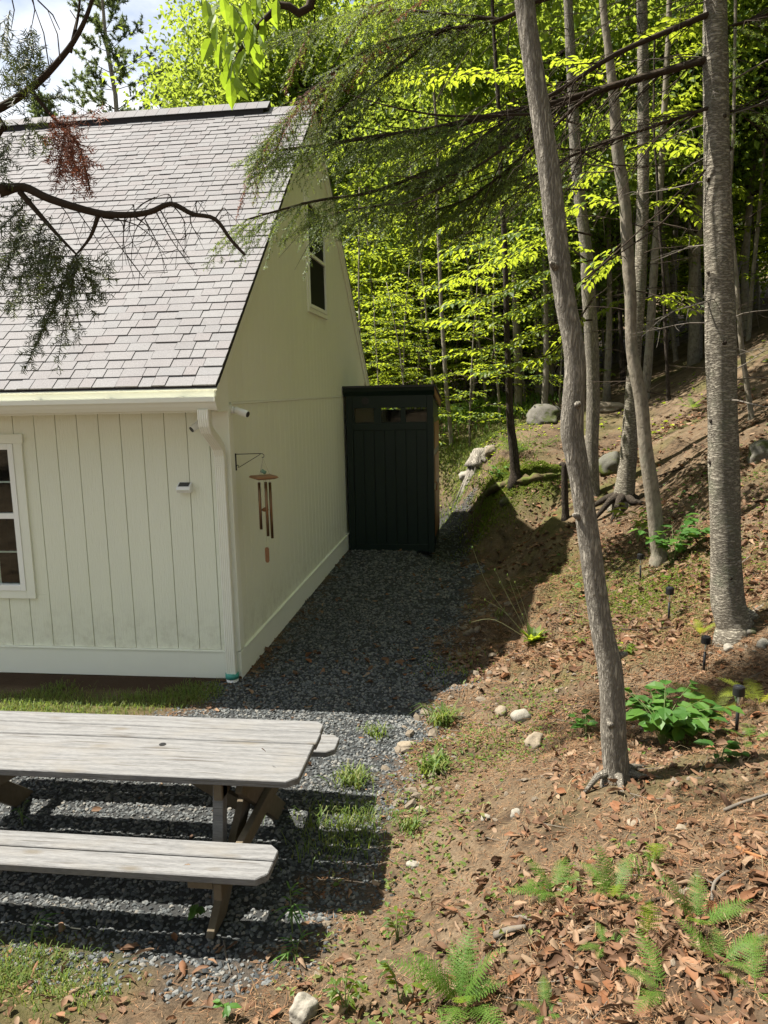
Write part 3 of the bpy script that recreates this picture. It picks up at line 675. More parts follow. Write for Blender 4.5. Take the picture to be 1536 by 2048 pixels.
# ================================================================== SHED
SX0, SX1, SY0, SY1 = -2.118, -.748, 12.03, 13.75
shed = thing('garden_shed', ((SX0+SX1)/2, SY0, -.05), 'narrow dark green shed with three small top windows beside the house', 'shed')
def sz(y): return 2.56-(y-SY0)*.135
ft = .07
m = MB(); m.b2((SX0+.02, SY0+.03, -.02), (SX1-.02, SY1, .06)); m.build('floor_frame', M_GREEN, shed)
for xx in (-1.83, -1.10):
    MB().b2((xx-.045, SY0-.05, -.13), (xx+.045, SY1-.1, -.021)).build('skid', simple('pale_lumber', (.42, .38, .26), .8), shed, .004)
m = MB()   # walls as thin slabs with the window band left open
m.b2((SX0+.01, SY0+.03, .06), (SX1-.01, SY0+.05, 2.02)); m.b2((SX0+.01, SY0+.03, 2.27), (SX1-.01, SY0+.05, 2.5))
m.b2((SX0+.01, SY0+.05, .06), (SX0+.03, SY1-.02, 2.26)); m.build('wall', M_GREEN, shed)
m = MB(); m.prism([(SY0+.05, .06), (SY1-.0, .06), (SY1-.0, sz(SY1)-.1), (SY0+.05, sz(SY0)-.1)], 'x', SX1-.04, SX1-.022); m.build('wall', M_GREEN, shed)
m = MB(); m.b2((SX0+.03, SY1-.02, .06), (SX1-.041, SY1-.001, 2.2)); m.build('wall', M_GREEN, shed)
for a, b in [(SX0, SX0+.10), (SX1-.10, SX1)]: MB().b2((a, SY0, -.02), (b, SY0+.029, 2.5)).build('corner_board', M_GREEN, shed, .003)
MB().b2((SX0+.101, SY0+.002, 2.27), (SX1-.101, SY0+.029, 2.499)).build('header_board', M_GREEN, shed, .003)
MB().b2((SX0+.101, SY0+.002, 1.925), (SX1-.101, SY0+.029, 2.03)).build('rail', M_GREEN, shed, .003)
MB().b2((SX0+.101, SY0+.002, -.015), (SX1-.101, SY0+.029, .10)).build('rail', M_GREEN, shed, .003)
nb = 7; bw = (SX1-SX0-.202)/nb
for k in range(nb):
    MB().b2((SX0+.101+k*bw+.003, SY0+.012, .1005), (SX0+.101+(k+1)*bw-.003, SY0+.0295, 1.9245)).build('board', M_GREEN, shed, .003)
wins = [(-1.991, -1.679), (-1.564, -1.261), (-1.18, -.852)]
xs = [SX0+.101, wins[0][0], wins[0][1], wins[1][0], wins[1][1], wins[2][0], wins[2][1], SX1-.101]
for k in range(0, 8, 2): MB().b2((xs[k]+.0005, SY0+.003, 2.0305), (xs[k+1]-.0005, SY0+.05, 2.2695)).build('mullion', M_GREEN, shed, .002)
for k, (a, b) in enumerate(wins):
    w_ = MB().b2((a, SY0+.02, 2.031), (b, SY0+.035, 2.05)).build('window', M_GREEN, shed)
    MB().b2((a+.001, SY0+.036, 2.0515), (b-.001, SY0+.039, 2.269)).build('pane', M_GLASS, w_)
MB().b2((-2.0, SY0+.12, 1.95), (-1.67, SY0+.14, 2.3)).build('inner_board', M_AMBER, shed)
MB().tube([(-1.814, SY0-.004, 2.385), (-1.814, SY0+.002, 2.385)], .055, 20).build('vent', M_BLACK, shed)
# cornice and roof falling to the rear
MB().prism([(SY0-.001, 2.46), (SY0-.035, 2.53), (SY0-.045, 2.585), (SY0+.02, 2.585), (SY0+.02, 2.46)], 'x', SX0-.035, SX1+.02).build('cornice', M_GREEN, shed)
m = MB(); m.prism([(SY0-.06, sz(SY0)+.028), (SY1+.06, sz(SY1)+.028), (SY1+.06, sz(SY1)+.06), (SY0-.06, sz(SY0)+.06)], 'x', SX0-.04, SX1+.045); m.build('roof', M_SHROOF, shed)
m = MB(); m.prism([(SY0+.021, sz(SY0)-.09), (SY1+.04, sz(SY1)-.09), (SY1+.04, sz(SY1)+.026), (SY0+.021, sz(SY0)+.026)], 'x', SX1+.001, SX1+.022); m.build('rake_board', M_CHWOOD, shed)
# door in the right side
dr = MB().b2((SX1-.0215, SY0+.14, .10), (SX1-.004, SY1-.22, 2.1)).build('door', M_GREEN, shed, .003); dr['label'] = 'panelled side door of the green shed'
for z0, z1 in [(.2, .95), (1.05, 1.5), (1.6, 2.02)]:
    MB().b2((SX1-.0035, SY0+.24, z0), (SX1+.006, SY1-.32, z1)).build('door_panel', M_CHWOOD, dr, .003)
MB().tube([(SX1-.003, SY0+.2, 1.08), (SX1+.03, SY0+.2, 1.08), (SX1+.03, SY0+.2, .95), (SX1-.003, SY0+.2, .95)], .008, 8).build('handle', simple('rusty_iron', (.25, .07, .03), .7), dr)

# ================================================================== PICNIC TABLE
TX1 = -.905; TLEN = 2.4; TX0 = TX1-TLEN
table = thing('picnic_table', ((TX0+TX1)/2, 3.65, 0), 'weathered grey wooden picnic table with attached benches on gravel', 'picnic table')
def plank(x0, x1, y0, y1, z0, z1, name, par, cn=0, cf=0, rg=rnd):
    """board with clipped outer corners at both ends; cn/cf = clip on the near / far edge"""
    pts = [(x0+cn, y0), (x1-cn, y0), (x1, y0+cn), (x1, y1-cf), (x1-cf, y1), (x0+cf, y1), (x0, y1-cf), (x0, y0+cn)]
    pts2 = []
    for q in pts:
        if not pts2 or (abs(q[0]-pts2[-1][0])+abs(q[1]-pts2[-1][1])) > 1e-6: pts2.append(q)
    if abs(pts2[0][0]-pts2[-1][0])+abs(pts2[0][1]-pts2[-1][1]) < 1e-6: pts2.pop()
    m = MB(); m.prism(pts2, 'z', z0, z1); return m.build(name, M_WOOD, par, .0045)
def tz(y): return .655+(3.79-y)*.02
yy = [(3.435, 3.704), (3.715, 3.854), (3.865, 4.004), (4.015, 4.160)]
for k, (a, b) in enumerate(yy):
    zt_ = tz((a+b)/2)+rnd.uniform(-.002, .002)
    plank(TX0, TX1+rnd.uniform(-.006, .006), a, b, zt_-.038, zt_, 'top_plank', table, .05 if k == 0 else 0, .045 if k == 3 else 0)
m = MB().tube([(-1.74, 3.785, tz(3.785)+.0006), (-1.74, 3.785, tz(3.785)+.0016)], .019, 14).build('parasol_hole', M_BLACK, table)
for (a, b, zz, nm) in [(3.055, 3.193, .392, 'n'), (3.203, 3.325, .392, 'n'), (4.31, 4.431, .385, 'f'), (4.435, 4.55, .385, 'f')]:
    xe = -.965 if nm == 'n' else -.895
    first = a in (3.055, 4.31)
    plank(xe-TLEN, xe, a, b, zz-.038, zz, 'bench_plank', table, .045 if first else 0, 0 if first else .045)
for fx in (-1.26, -2.95):
    zt_ = .69
    # crossing legs, one in front of the other
    MB().bar((fx-.02, 3.175, -.04), (fx-.02, 4.04, .575), .125, .038, (1, 0, 0)).build('leg', M_LEG, table, .003)
    MB().bar((fx+.022, 4.32, -.04), (fx+.022, 3.58, .575), .125, .038, (1, 0, 0)).build('leg', M_LEG, table, .003)
    MB().b2((fx-.085, 3.47, .52), (fx-.0405, 4.13, .609)).build('top_cleat', M_LEG, table, .003)
    MB().b2((fx+.0425, 3.07, .26), (fx+.0805, 4.53, .3455)).build('bench_bearer', M_LEG, table, .003)
    MB().b2((fx-.08, 3.07, .315), (fx+.04, 3.31, .352)).build('bench_cleat', M_LEG, table, .003)
    MB().bar((fx-.068, 3.53, .60), (fx-.068, 3.42, -.02), .065, .055, (1, 0, 0)).build('post', M_WOOD, table, .003)
    s = 1 if fx < -2 else -1
    MB().bar((fx+s*.04, 3.80, .30), (fx+s*.55, 3.80, .60), .07, .036, (0, 1, 0)).build('diagonal_brace', M_LEG, table, .003)

# ================================================================== VEGETATION HELPERS
def unit(a):
    a = np.asarray(a, float); return a/(np.linalg.norm(a, axis=-1, keepdims=True)+1e-12)
class Fol:
    """collects leaves: base point, direction, normal, length, width"""
    def __init__(s): s.P = []; s.D = []; s.N = []; s.L = []; s.W = []
    def add(s, p, d, n, l, w): s.P.append(p); s.D.append(d); s.N.append(n); s.L.append(l); s.W.append(w)
    def arrays(s): return [np.array(q, float) for q in (s.P, s.D, s.N, s.L, s.W)]
def leaf_geo(P, D, Nn, L, W, fine=False, fold=.22, droop=.15):
    D = unit(D); S = unit(np.cross(D, Nn)); U = np.cross(S, D); n = len(P); L = L[:, None]; W = W[:, None]
    if not fine:
        b = P; l = P+D*L*.45-S*W*.5+U*W*fold; r = P+D*L*.45+S*W*.5+U*W*fold; t = P+D*L-U*L*droop
        V = np.stack([b, r, t, l], 1).reshape(-1, 3); i = np.arange(n)[:, None]*4
        return V, np.concatenate([i+np.array([[0, 1, 2]]), i+np.array([[0, 2, 3]])], 0)
    b = P; m_ = P+D*L*.5-U*W*.02; t = P+D*L-U*L*droop
    l1 = P+D*L*.22-S*W*.40+U*W*fold*.8; l2 = P+D*L*.60-S*W*.44+U*W*fold-U*L*droop*.35
    r1 = P+D*L*.22+S*W*.40+U*W*fold*.8; r2 = P+D*L*.60+S*W*.44+U*W*fold-U*L*droop*.35
    V = np.stack([b, m_, t, l1, l2, r1, r2], 1).reshape(-1, 3); i = np.arange(n)[:, None]*7
    F = np.concatenate([i+np.array([f]) for f in ([0, 1, 3], [3, 1, 4], [4, 1, 2], [0, 5, 1], [5, 6, 1], [6, 2, 1])], 0)
    return V, F
def needles(A, B, U, n, ln, wd, rg, flat=.9):
    """two-ranked needles along a twig from A to B in the plane whose normal is U"""
    t = (np.arange(n)+rg.random(n)*.6)/n; P = A[None]+(B-A)[None]*t[:, None]
    d = unit(B-A); s = unit(np.cross(d, U)); sg = np.where(np.arange(n) % 2, 1., -1.)
    th = (rg.random(n)-.5)*2.6; D = unit((s[None]*np.cos(th)[:, None]+U[None]*np.sin(th)[:, None])*sg[:, None]*flat+d[None]*(.4+.35*rg.random(n))[:, None])
    L = ln*(.75+.5*rg.random(n))*np.where(t > .85, .75, 1.); w = unit(np.cross(D, U[None]+.4*(rg.random((n, 3))-.5)))*wd*.5
    return np.stack([P-w, P+w, P+D*L[:, None]], 1).reshape(-1, 3)
def conifer_spray(acc, tw, start, d, up, length, rg, ln=.014, wd=.0022, gap=.003, tgap=.035, tl=.14, droop=.35, seg=6):
    """a flat drooping hemlock spray; acc gets needle triangles, tw gets twig polylines"""
    d = unit(np.array(d, float)); up = unit(np.array(up, float)); pts = [np.array(start, float)]; n = seg
    for i in range(n):
        d = unit(d+np.array([0, 0, -droop/n])+(rg.random(3)-.5)*.10); pts.append(pts[-1]+d*length/n)
    pts = np.array(pts); tw.append((pts, .0020*min(1, length*2)))
    for i in range(n):
        nn = max(2, int(np.linalg.norm(pts[i+1]-pts[i])/gap)); acc.append(needles(pts[i], pts[i+1], up, nn, ln, wd, rg))
    m_ = int(length/tgap)
    for k in range(1, m_):
        t = k/m_; f = t*n; i = min(int(f), n-1); p = pts[i]+(pts[i+1]-pts[i])*(f-i); dd = unit(pts[i+1]-pts[i])
        s = unit(np.cross(dd, up))*(1 if k % 2 else -1)
        l = tl*(1-.75*t)*(.6+.7*rg.random())*min(1, .35+t*3); e = unit(s*.8+dd*(.75)+np.array([0, 0, -.25])+(rg.random(3)-.5)*.35)
        b = p+e*l; acc.append(needles(p, b, up, max(3, int(l/gap)), ln, wd, rg)); tw.append((np.array([p, b]), .0008))
        if l > .09:
            for q in (.45, .7):
                c0 = p+e*l*q; e2 = unit(e+s*.0+unit(np.cross(e, up))*(1 if rg.random() > .5 else -1)*.8); c1 = c0+e2*l*.35
                acc.append(needles(c0, c1, up, max(3, int(l*.35/gap)), ln, wd, rg))
def tri_obj(name, acc, mat, parent):
    V = np.concatenate(acc, 0); F = np.arange(len(V)).reshape(-1, 3); return np_obj(name, V, F, mat, parent)
def twig_mb(tw, seg=4):
    m_ = MB()
    for pts, r in tw:
        k = len(pts); m_.tube([Vector(p) for p in pts], [r*(1-.6*i/(k-1)) for i in range(k)], seg, False)
    return m_
def smooth_path(pts, n=4):
    P = [Vector(p) for p in pts]; out = []
    for i in range(len(P)-1):
        p0 = P[max(i-1, 0)]; p1 = P[i]; p2 = P[i+1]; p3 = P[min(i+2, len(P)-1)]
        for k in range(n):
            t = k/n; out.append(.5*((2*p1)+(p2-p0)*t+(2*p0-5*p1+4*p2-p3)*t*t+(3*p1-p0-3*p2+p3)*t*t*t))
    out.append(P[-1]); return out
def bark_tube(mb, pts, rad, seg, rg, lump=.06):
    """trunk with lumpy rings"""
    n0 = len(mb.v); mb.tube(pts, rad, seg, True)
    ph = [rg.uniform(0, 6.28) for _ in range(4)]
    n = len(pts)
    for i in range(n):
        c = Vector(pts[i])
        for k in range(seg):
            th = 2*math.pi*k/seg; z = c.z
            f = 1+lump*(math.sin(3*th+ph[0]+z*1.7)*.5+math.sin(5*th+ph[1]-z*3.1)*.35+math.sin(2*th+ph[2]+z*7)*.4+rg.uniform(-.3, .3))
            q = n0+i*seg+k; mb.v[q] = tuple(c+(Vector(mb.v[q])-c)*f)
def trunk_tree(name, label, prof, mat, extra=3.0, seg=12, flare=1.5, yoff=None, dy=0.0, group=None, cat='tree', lump=.07):
    """trunk surveyed as (x, y, width) along its height; stands on the ground at its first point"""
    b = ground(prof[0][0], prof[0][1]); Y = b.y if yoff is None else yoff
    t = thing(name, b, label, cat, group); pts = []; rad = []
    for i, (px, py, w) in enumerate(prof):
        q = aty(px, py, Y+dy*i); dist = float((q-cO)@cF); pts.append(Vector(q)); rad.append(w*.5*dist/FPX)
    if yoff is None: pts[0] = Vector((pts[0].x, pts[0].y, b.z+.03))
    rg = random.Random(len(label)*7+int(prof[0][0]))
    d = (pts[-1]-pts[-2]).normalized(); d = (d+Vector((0, 0, .6))).normalized(); k = max(1, int(extra/.8))
    for i in range(k): pts.append(pts[-1]+d*(extra/k)+Vector((rg.uniform(-.05, .05), rg.uniform(-.05, .05), 0))); rad.append(rad[-1]*(1-.5/k))
    P = smooth_path(pts, 5); RR = []
    for i in range(len(rad)-1):
        for q in range(5): RR.append(rad[i]+(rad[i+1]-rad[i])*q/5)
    RR.append(rad[-1])
    P = [P[0]-Vector((0, 0, .25))]+[P[0]-Vector((0, 0, .04))]+P; RR = [RR[0]*flare*1.25, RR[0]*flare]+RR
    RR[2] = RR[2]*(1+(flare-1)*.55)
    m_ = MB(); bark_tube(m_, P, RR, seg, rg, lump); tr = m_.build('trunk', mat, t, 0, True)
    return t, P, RR, tr

# ---------------------------------------------------- shared crown and sapling meshes
def canopy_mesh(seed, rx, rz, nclump, per, leaf, name='crown', hole=.35):
    rg = np.random.default_rng(seed); c = unit(rg.normal(size=(nclump, 3)))*(rg.random((nclump, 1))**.45)*np.array([rx, rx, rz])
    c[:, 2] += .25*rx*np.sin(c[:, 0]*1.3+seed); cr = .35+.55*rg.random(nclump)*rx/3
    n = nclump*per; ci = np.repeat(np.arange(nclump), per); off = rg.normal(size=(n, 3))*np.array([1, 1, .55])*cr[ci][:, None]*.75
    P = c[ci]+off; Nn = unit(np.array([0, 0, 1])[None]+.9*rg.normal(size=(n, 3))*.6); D = unit(np.cross(Nn, rg.normal(size=(n, 3)))+np.array([0, 0, -.25]))
    L = leaf*(.6+.8*rg.random(n)); V, F = leaf_geo(P, D, Nn, L, L*.62); return np_mesh(name, V, F), c
def sapling_parts(seed, H, nbr, reach, leaf, low=.25):
    rg = np.random.default_rng(seed); rr = random.Random(seed); f = Fol(); tw = []
    tp = [np.array([0., 0, -.2])]; d = np.array([rr.uniform(-.08, .08), rr.uniform(-.08, .08), 1.]); k = 8
    for i in range(k): d = d+(rg.random(3)-.5)*.12*np.array([1, 1, 0]); tp.append(tp[-1]+unit(d)*(H+.2)/k)
    tp = np.array(tp)
    for b in range(nbr):
        t = low+(1-low)*(b+rg.random()*.6)/nbr; i = min(int(t*k), k-1); p = tp[i]+(tp[i+1]-tp[i])*(t*k-i); a = b*2.4+rg.random()*.8
        L = reach*(1.05-.75*t)*(.6+.6*rg.random()); d = np.array([math.cos(a), math.sin(a), .30+.25*rg.random()]); n = 7; pts = [p]
        for q in range(n): d = unit(d+np.array([0, 0, -.09])+(rg.random(3)-.5)*.16); pts.append(pts[-1]+d*L/n)
        pts = np.array(pts); tw.append((pts, .006+.006*L)); up = np.array([0, 0, 1.])
        m_ = max(4, int(L/.13))
        for j in range(1, m_+1):
            u = .12+.88*j/m_; fi = min(u, .999)*n; i2 = int(fi); q0 = pts[i2]+(pts[i2+1]-pts[i2])*(fi-i2); dd = unit(pts[i2+1]-pts[i2]); s = unit(np.cross(dd, up))*(1 if j % 2 else -1)
            e = unit(s*.8+dd*.7+np.array([0, 0, rg.random()*.3-.15])); l = (.42*L*(1-.55*u)+.1)*(.6+.6*rg.random()); q1 = q0+e*l+np.array([0, 0, -.04*l]); tw.append((np.array([q0, q1]), .003))
            nl = max(2, int(l/.05))
            for z in range(nl):
                v = (z+.6)/nl; s2 = unit(np.cross(e, up))*(1 if z % 2 else -1); ld = unit(s2*.75+e*.75+(rg.random(3)-.5)*.35+np.array([0, 0, -.18]))
                nn = unit(up+(rg.random(3)-.5)*.7); ll = leaf*(.65+.6*rg.random()); f.add(q0+(q1-q0)*v, ld, nn, ll, ll*.56)
            f.add(q1, e, unit(up+(rg.random(3)-.5)*.5), leaf, leaf*.55)
    return tp, tw, f
def sapling_meshes(seed, H, nbr, reach, leaf, rad, fine=True, low=.25):
    tp, tw, f = sapling_parts(seed, H, nbr, reach, leaf, low); V, F = leaf_geo(*f.arrays(), fine=fine)
    cr = np_mesh('crown', V, F); k = len(tp)
    m_ = MB(); m_.tube([Vector(p) for p in tp], [rad*(1-.75*i/(k-1)) for i in range(k)], 8, True); tr = m_.mesh('trunk', smooth=True)
    br = twig_mb(tw, 4).mesh('branches'); return tr, br, cr
def place(name, label, cat, group, loc, parts, rz=0, sc=1.0):
    t = thing(name, loc, label, cat, group); t.rotation_euler = (0, 0, rz); t.scale = (sc, sc, sc)
    for nm, me, mat in parts:
        o = bpy.data.objects.new(nm, me); COL.objects.link(o); o.parent = t
        if mat is not None and not me.materials: me.materials.append(mat)
    return t
def tree_meshes(seed, H, rx, rz, zc, rad, ncl, per, leaf):
    cr, cl = canopy_mesh(seed, rx, rz, ncl, per, leaf); V = np.empty(len(cr.vertices)*3, np.float32); cr.vertices.foreach_get('co', V); V = V.reshape(-1, 3); V[:, 2] += zc; cr.vertices.foreach_set('co', V.ravel())
    rg = random.Random(seed); pts = [Vector((0, 0, -.4))]; k = 9
    for i in range(k): pts.append(pts[-1]+Vector((rg.uniform(-.12, .12), rg.uniform(-.12, .12), (zc+rz*.7+.4)/k)))
    m_ = MB(); m_.tube(pts, [rad*(1.25 if i == 0 else 1-.8*i/k) for i in range(k+1)], 9); tr = m_.mesh('trunk', smooth=True)
    m_ = MB()
    for j in rg.sample(range(len(cl)), min(22, len(cl))):
        e = Vector(cl[j])+Vector((0, 0, zc)); s0 = pts[min(k, max(3, int((e.z-.8)/(zc+rz*.7)*k)))]; mid_ = (s0+e)/2+Vector((rg.uniform(-.2, .2), rg.uniform(-.2, .2), rg.uniform(-.3, .1))); m_.tube([s0, mid_, e], [rad*.3, rad*.2, .008], 5, False)
    return tr, m_.mesh('branches', smooth=True), cr

# ================================================================== TREES IN VIEW, SURVEYED TRUNKS
nrg = np.random.default_rng(5)
def dead_twigs(parent, P, RR, n, zr, lmax, rg, mat, lean=(0, 0, 0), name='dead_twigs', thick=.006):
    m_ = MB()
    for i in range(n):
        zt_ = rg.uniform(*zr); k = min(range(len(P)), key=lambda q: abs(P[q].z-zt_)); a = rg.uniform(0, 6.28)
        d = Vector((math.cos(a), math.sin(a), rg.uniform(-.25, .25)))+Vector(lean); d.normalize(); L = lmax*rg.uniform(.3, 1); p = P[k]; pts = [p]; nn = 6
        for q in range(nn):
            d = (d+Vector((rg.uniform(-.16, .16), rg.uniform(-.16, .16), rg.uniform(-.16, .10)))).normalized(); pts.append(pts[-1]+d*L/nn)
        m_.tube(pts, [thick*(1-.8*q/nn)*(.6+L/lmax*.6) for q in range(nn+1)], 4, False)
        for q in range(2, nn):
            for _ in range(2):
                e = (d+Vector((rg.uniform(-1, 1), rg.uniform(-1, 1), rg.uniform(-.5, .3)))).normalized(); l = L*rg.uniform(.12, .35)
                m_.tube([pts[q], pts[q]+e*l*.5+Vector((0, 0, rg.uniform(-.02, .02))), pts[q]+e*l+Vector((0, 0, -.05*l))], [thick*.35, thick*.25, thick*.12], 3, False)
    return tag(m_.build(name, mat, parent), kind='stuff')
# T1: the slim furrowed trunk in front
t1, P1, R1, tr1 = trunk_tree('slim_furrowed_tree', 'slim crooked grey tree with furrowed bark in the foreground beside the shrub', [(1234, 1560, 52), (1228, 1480, 49), (1226, 1400, 49), (1220, 1330, 50), (1205, 1260, 45), (1194, 1190, 43), (1180, 1090, 43), (1160, 960, 43), (1147, 890, 45), (1143, 850, 45), (1149, 760, 41), (1148, 700, 41), (1130, 600, 42), (1116, 500, 42), (1099, 350, 42), (1077, 200, 40), (1062, 100, 39), (1049, 0, 38)], M_BARK1, 3.5, 18, 1.25)
for k, (a, dz_) in enumerate([(-2.7, .02), (-.3, .03), (.6, .01), (-1.6, .0)]):
    b = P1[2]; e = Vector((math.cos(a), math.sin(a), 0)); q = b+e*.24; MB().tube([b+Vector((0, 0, .03)), b+e*.12+Vector((0, 0, .012)), Vector((q.x, q.y, hz(q.x, q.y)-.01))], [.032, .018, .006], 7).build('root', M_BARK1, t1, 0, True)
for zz, a, l in [(1.18, -.15, .035), (1.9, -2.6, .03), (2.45, -1.2, .025), (3.1, -2.2, .05), (.8, -2.0, .02)]:
    i = min(range(len(P1)), key=lambda q: abs(P1[q].z-zz)); e = Vector((math.cos(a), math.sin(a), .35)).normalized(); c = P1[i]+e*R1[i]*.7
    MB().tube([c, c+e*(R1[i]*.3+l*.5), c+e*(R1[i]*.3+l)], [.024, .016, .008], 8).build('branch_stub', M_BARK1, t1, 0, True)
# T2: the big scaly hemlock on the right
t2, P2, R2, tr2 = trunk_tree('tall_hemlock', 'tall straight hemlock with scaly grey bark at the right beside the path lights', [(1472,1262,70),(1458,1215,64),(1452,1150,59),(1449,1000,58),(1444,800,57),(1439,600,57),(1435,300,50),(1430,0,45)], M_BARK2, 5, 18, 1.12)
b = P2[2]
for e, L in [(Vector((.8, .1, 0)), .40), (Vector((.9, .6, 0)), .3)]:
    e.normalize(); q = b+e*L; MB().tube([b+Vector((0, 0, .12)), b+e*L*.45+Vector((0, 0, .05)), Vector((q.x, q.y, hz(q.x, q.y)-.015))], [.07, .035, .012], 8).build('root', M_BARK2, t2, 0, True)
dead_twigs(t2, P2, R2, 26, (2.3, 5.5), 1.1, random.Random(3), M_TWIGG, (-.3, -.1, .1))
rgk = random.Random(9)
for k in range(12):
    i = rgk.randrange(4, len(P2)-8); a = rgk.uniform(math.pi, 2*math.pi); c = P2[i]+Vector((math.cos(a), math.sin(a), 0))*R2[i]*.98
    MB().tube([c-Vector((math.cos(a), math.sin(a), 0))*.01, c+Vector((math.cos(a), math.sin(a), 0))*.012], [.022, .008], 7).build('knot', M_BARKD, t2)
def px_path(L): return smooth_path([Vector(aty(*q)) for q in L], 4)
hem = [('A', [(1415,118,5.66),(1250,165,5.5),(1100,208,5.3),(960,236,5.1),(860,258,5.0),(760,272,4.95),(640,290,4.9),(560,300,4.85)], .026, 1.0),
       ('A2', [(1100,208,5.3),(960,300,5.15),(850,345,5.05),(740,385,5.0),(640,400,4.95),(560,420,4.9),(490,440,4.85)], .013, .85),
       ('A3', [(1050,222,5.25),(930,330,5.3),(800,400,5.35),(700,420,5.4),(640,435,5.4)], .012, .8),
       ('B', [(1415,30,5.6),(1330,65,5.5),(1230,110,5.3),(1120,180,5.1),(1000,250,4.95),(900,320,4.85),(800,380,4.8)], .02, .7),
       ('B2', [(1400,125,5.6),(1300,150,5.5),(1180,192,5.3),(1060,300,5.1),(950,390,5.0),(870,420,4.95)], .014, .6),
       ('C', [(1420,-15,5.6),(1300,-12,5.45),(1100,-5,5.25),(1000,40,5.1),(880,62,5.0),(760,90,4.9),(660,150,4.8),(580,230,4.75),(520,300,4.7)], .018, 1.1),
       ('C2', [(1000,40,5.1),(900,30,5.15),(780,20,5.2),(680,30,5.2),(600,60,5.2)], .012, 1.0),
       ('C3', [(900,50,5.05),(800,130,5.0),(720,190,5.0),(650,240,5.0)], .011, 1.0),
       ('D', [(1420,215,5.6),(1300,255,5.5),(1170,300,5.35),(1080,345,5.25),(1000,370,5.2)], .012, .35),
       ('E', [(1455,225,5.7),(1540,205,5.5),(1640,190,5.3)], .012, .4),
       ('G', [(1440,60,5.7),(1560,20,5.5),(1680,-20,5.4)], .014, .6),
       ('H', [(1020,-40,4.9),(930,-30,4.9),(820,-10,4.9),(740,10,4.85)], .012, 1.1)]
for nm, L, r, dens in hem:
    L = [(a, b, P2[2].y-(5.66-c)*.5) for a, b, c in L]
    if L[0][0] > 1400: L = [(1436, L[0][1]-3, P2[2].y)]+L
    pth = px_path(L); n = len(pth); acc = []; tw = []; accd = []
    br_ = MB().tube(pth, [r*(1-.8*i/(n-1))+.003 for i in range(n)], 7, True).build('branch', M_TWIG, t2, 0, True)
    tot = sum((pth[i+1]-pth[i]).length for i in range(n-1)); ns = int(tot*27*dens); start_u = {'A': .52, 'B': .62, 'B2': .6, 'C': .45, 'D': .7}.get(nm, .12)
    for k in range(ns):
        u = start_u+(1-start_u)*(k+nrg.random())/ns; f = min(u, .999)*(n-1); i = int(f); p = np.array(pth[i].lerp(pth[i+1], f-i)); dd = np.array((pth[i+1]-pth[i]).normalized())
        s = unit(np.cross(dd, [0, 0, 1]))*(1 if k % 2 else -1); e = unit(s*(.5+.5*nrg.random())+dd*.8+np.array([0, 0, -.25-.3*nrg.random()])+(nrg.random(3)-.5)*.4)
        up = unit(np.array([0, -.5, .8])+(nrg.random(3)-.5)*.9)
        dead = nm in ('C', 'C2', 'H', 'C3') and nrg.random() < .14
        if nrg.random() < .10:
            tw.append((np.array([p, p+e*.2+np.array([0, 0, .02]), p+e*.45+np.array([0, 0, -.03])]), .003)); continue
        conifer_spray(accd if dead else acc, tw, p, e, up, .26+.30*nrg.random(), nrg, .017, .0068, .0062, .034, .15, .38, 5)
    if acc: tri_obj('needles', acc, M_NEEDLEB, br_)
    if accd: tri_obj('brown_needles', accd, M_DEADN, br_)
    if tw: twig_mb(tw, 3).build('twigs', M_TWIG, br_)
# web of bare twigs between the two near trunks
wb = random.Random(77)
for nm, L, r, dens in hem:
    if nm not in ('A', 'B', 'B2', 'C', 'D', 'E', 'G'): continue
    pth = px_path([(a, b, P2[2].y-(5.66-c)*.5) for a, b, c in L]); n = len(pth); m_ = MB()
    for k in range(26):
        i = wb.randrange(1, max(2, int(n*.72))); p = pth[i]; dd = (pth[min(i+1, n-1)]-pth[i-1]).normalized()
        d = (dd+Vector((wb.uniform(-.5, .5), wb.uniform(-.9, .9), wb.uniform(-.75, .35)))).normalized(); Lt = wb.uniform(.25, 1.0); pts = [p]
        for q in range(5): d = (d+Vector((wb.uniform(-.2, .2), wb.uniform(-.2, .2), wb.uniform(-.2, .12)))).normalized(); pts.append(pts[-1]+d*Lt/5)
        m_.tube(pts, [.0045*(1-.16*q) for q in range(6)], 4, False)
        for q in range(2, 6):
            e = (d+Vector((wb.uniform(-.8, .8), wb.uniform(-.8, .8), wb.uniform(-.7, .3)))).normalized(); l = Lt*wb.uniform(.15, .4); m_.tube([pts[q], pts[q]+e*l*.5, pts[q]+e*l+Vector((0, 0, -.03))], [.0022, .0018, .0009], 3, False)
    tag(m_.build('bare_twigs', M_TWIG, t2), kind='stuff')
# bare lower limbs fanning out left of the slim trunk
for L, r in [([(1075,235,5.3),(930,345,5.2),(770,352,5.1)], .010), ([(1080,240,5.3),(960,330,5.2),(830,400,5.1),(770,410,5.1)], .010), ([(1070,228,5.3),(900,232,5.2),(790,215,5.1),(700,190,5.0)], .010), ([(1160,300,5.4),(1230,330,5.5),(1420,330,5.6)], .007), ([(1170,560,7.0),(1280,460,7.2),(1400,340,7.4)], .010), ([(1410,340,5.65),(1330,440,5.6),(1220,520,5.5),(1120,590,5.4)], .008), ([(1040,235,5.3),(960,420,5.3),(940,455,5.3)], .006)]:
    pth = px_path(L); n = len(pth); MB().tube(pth, [r*(1-.75*i/(n-1)) for i in range(n)], 5, False).build('bare_limb', M_TWIG, t2)
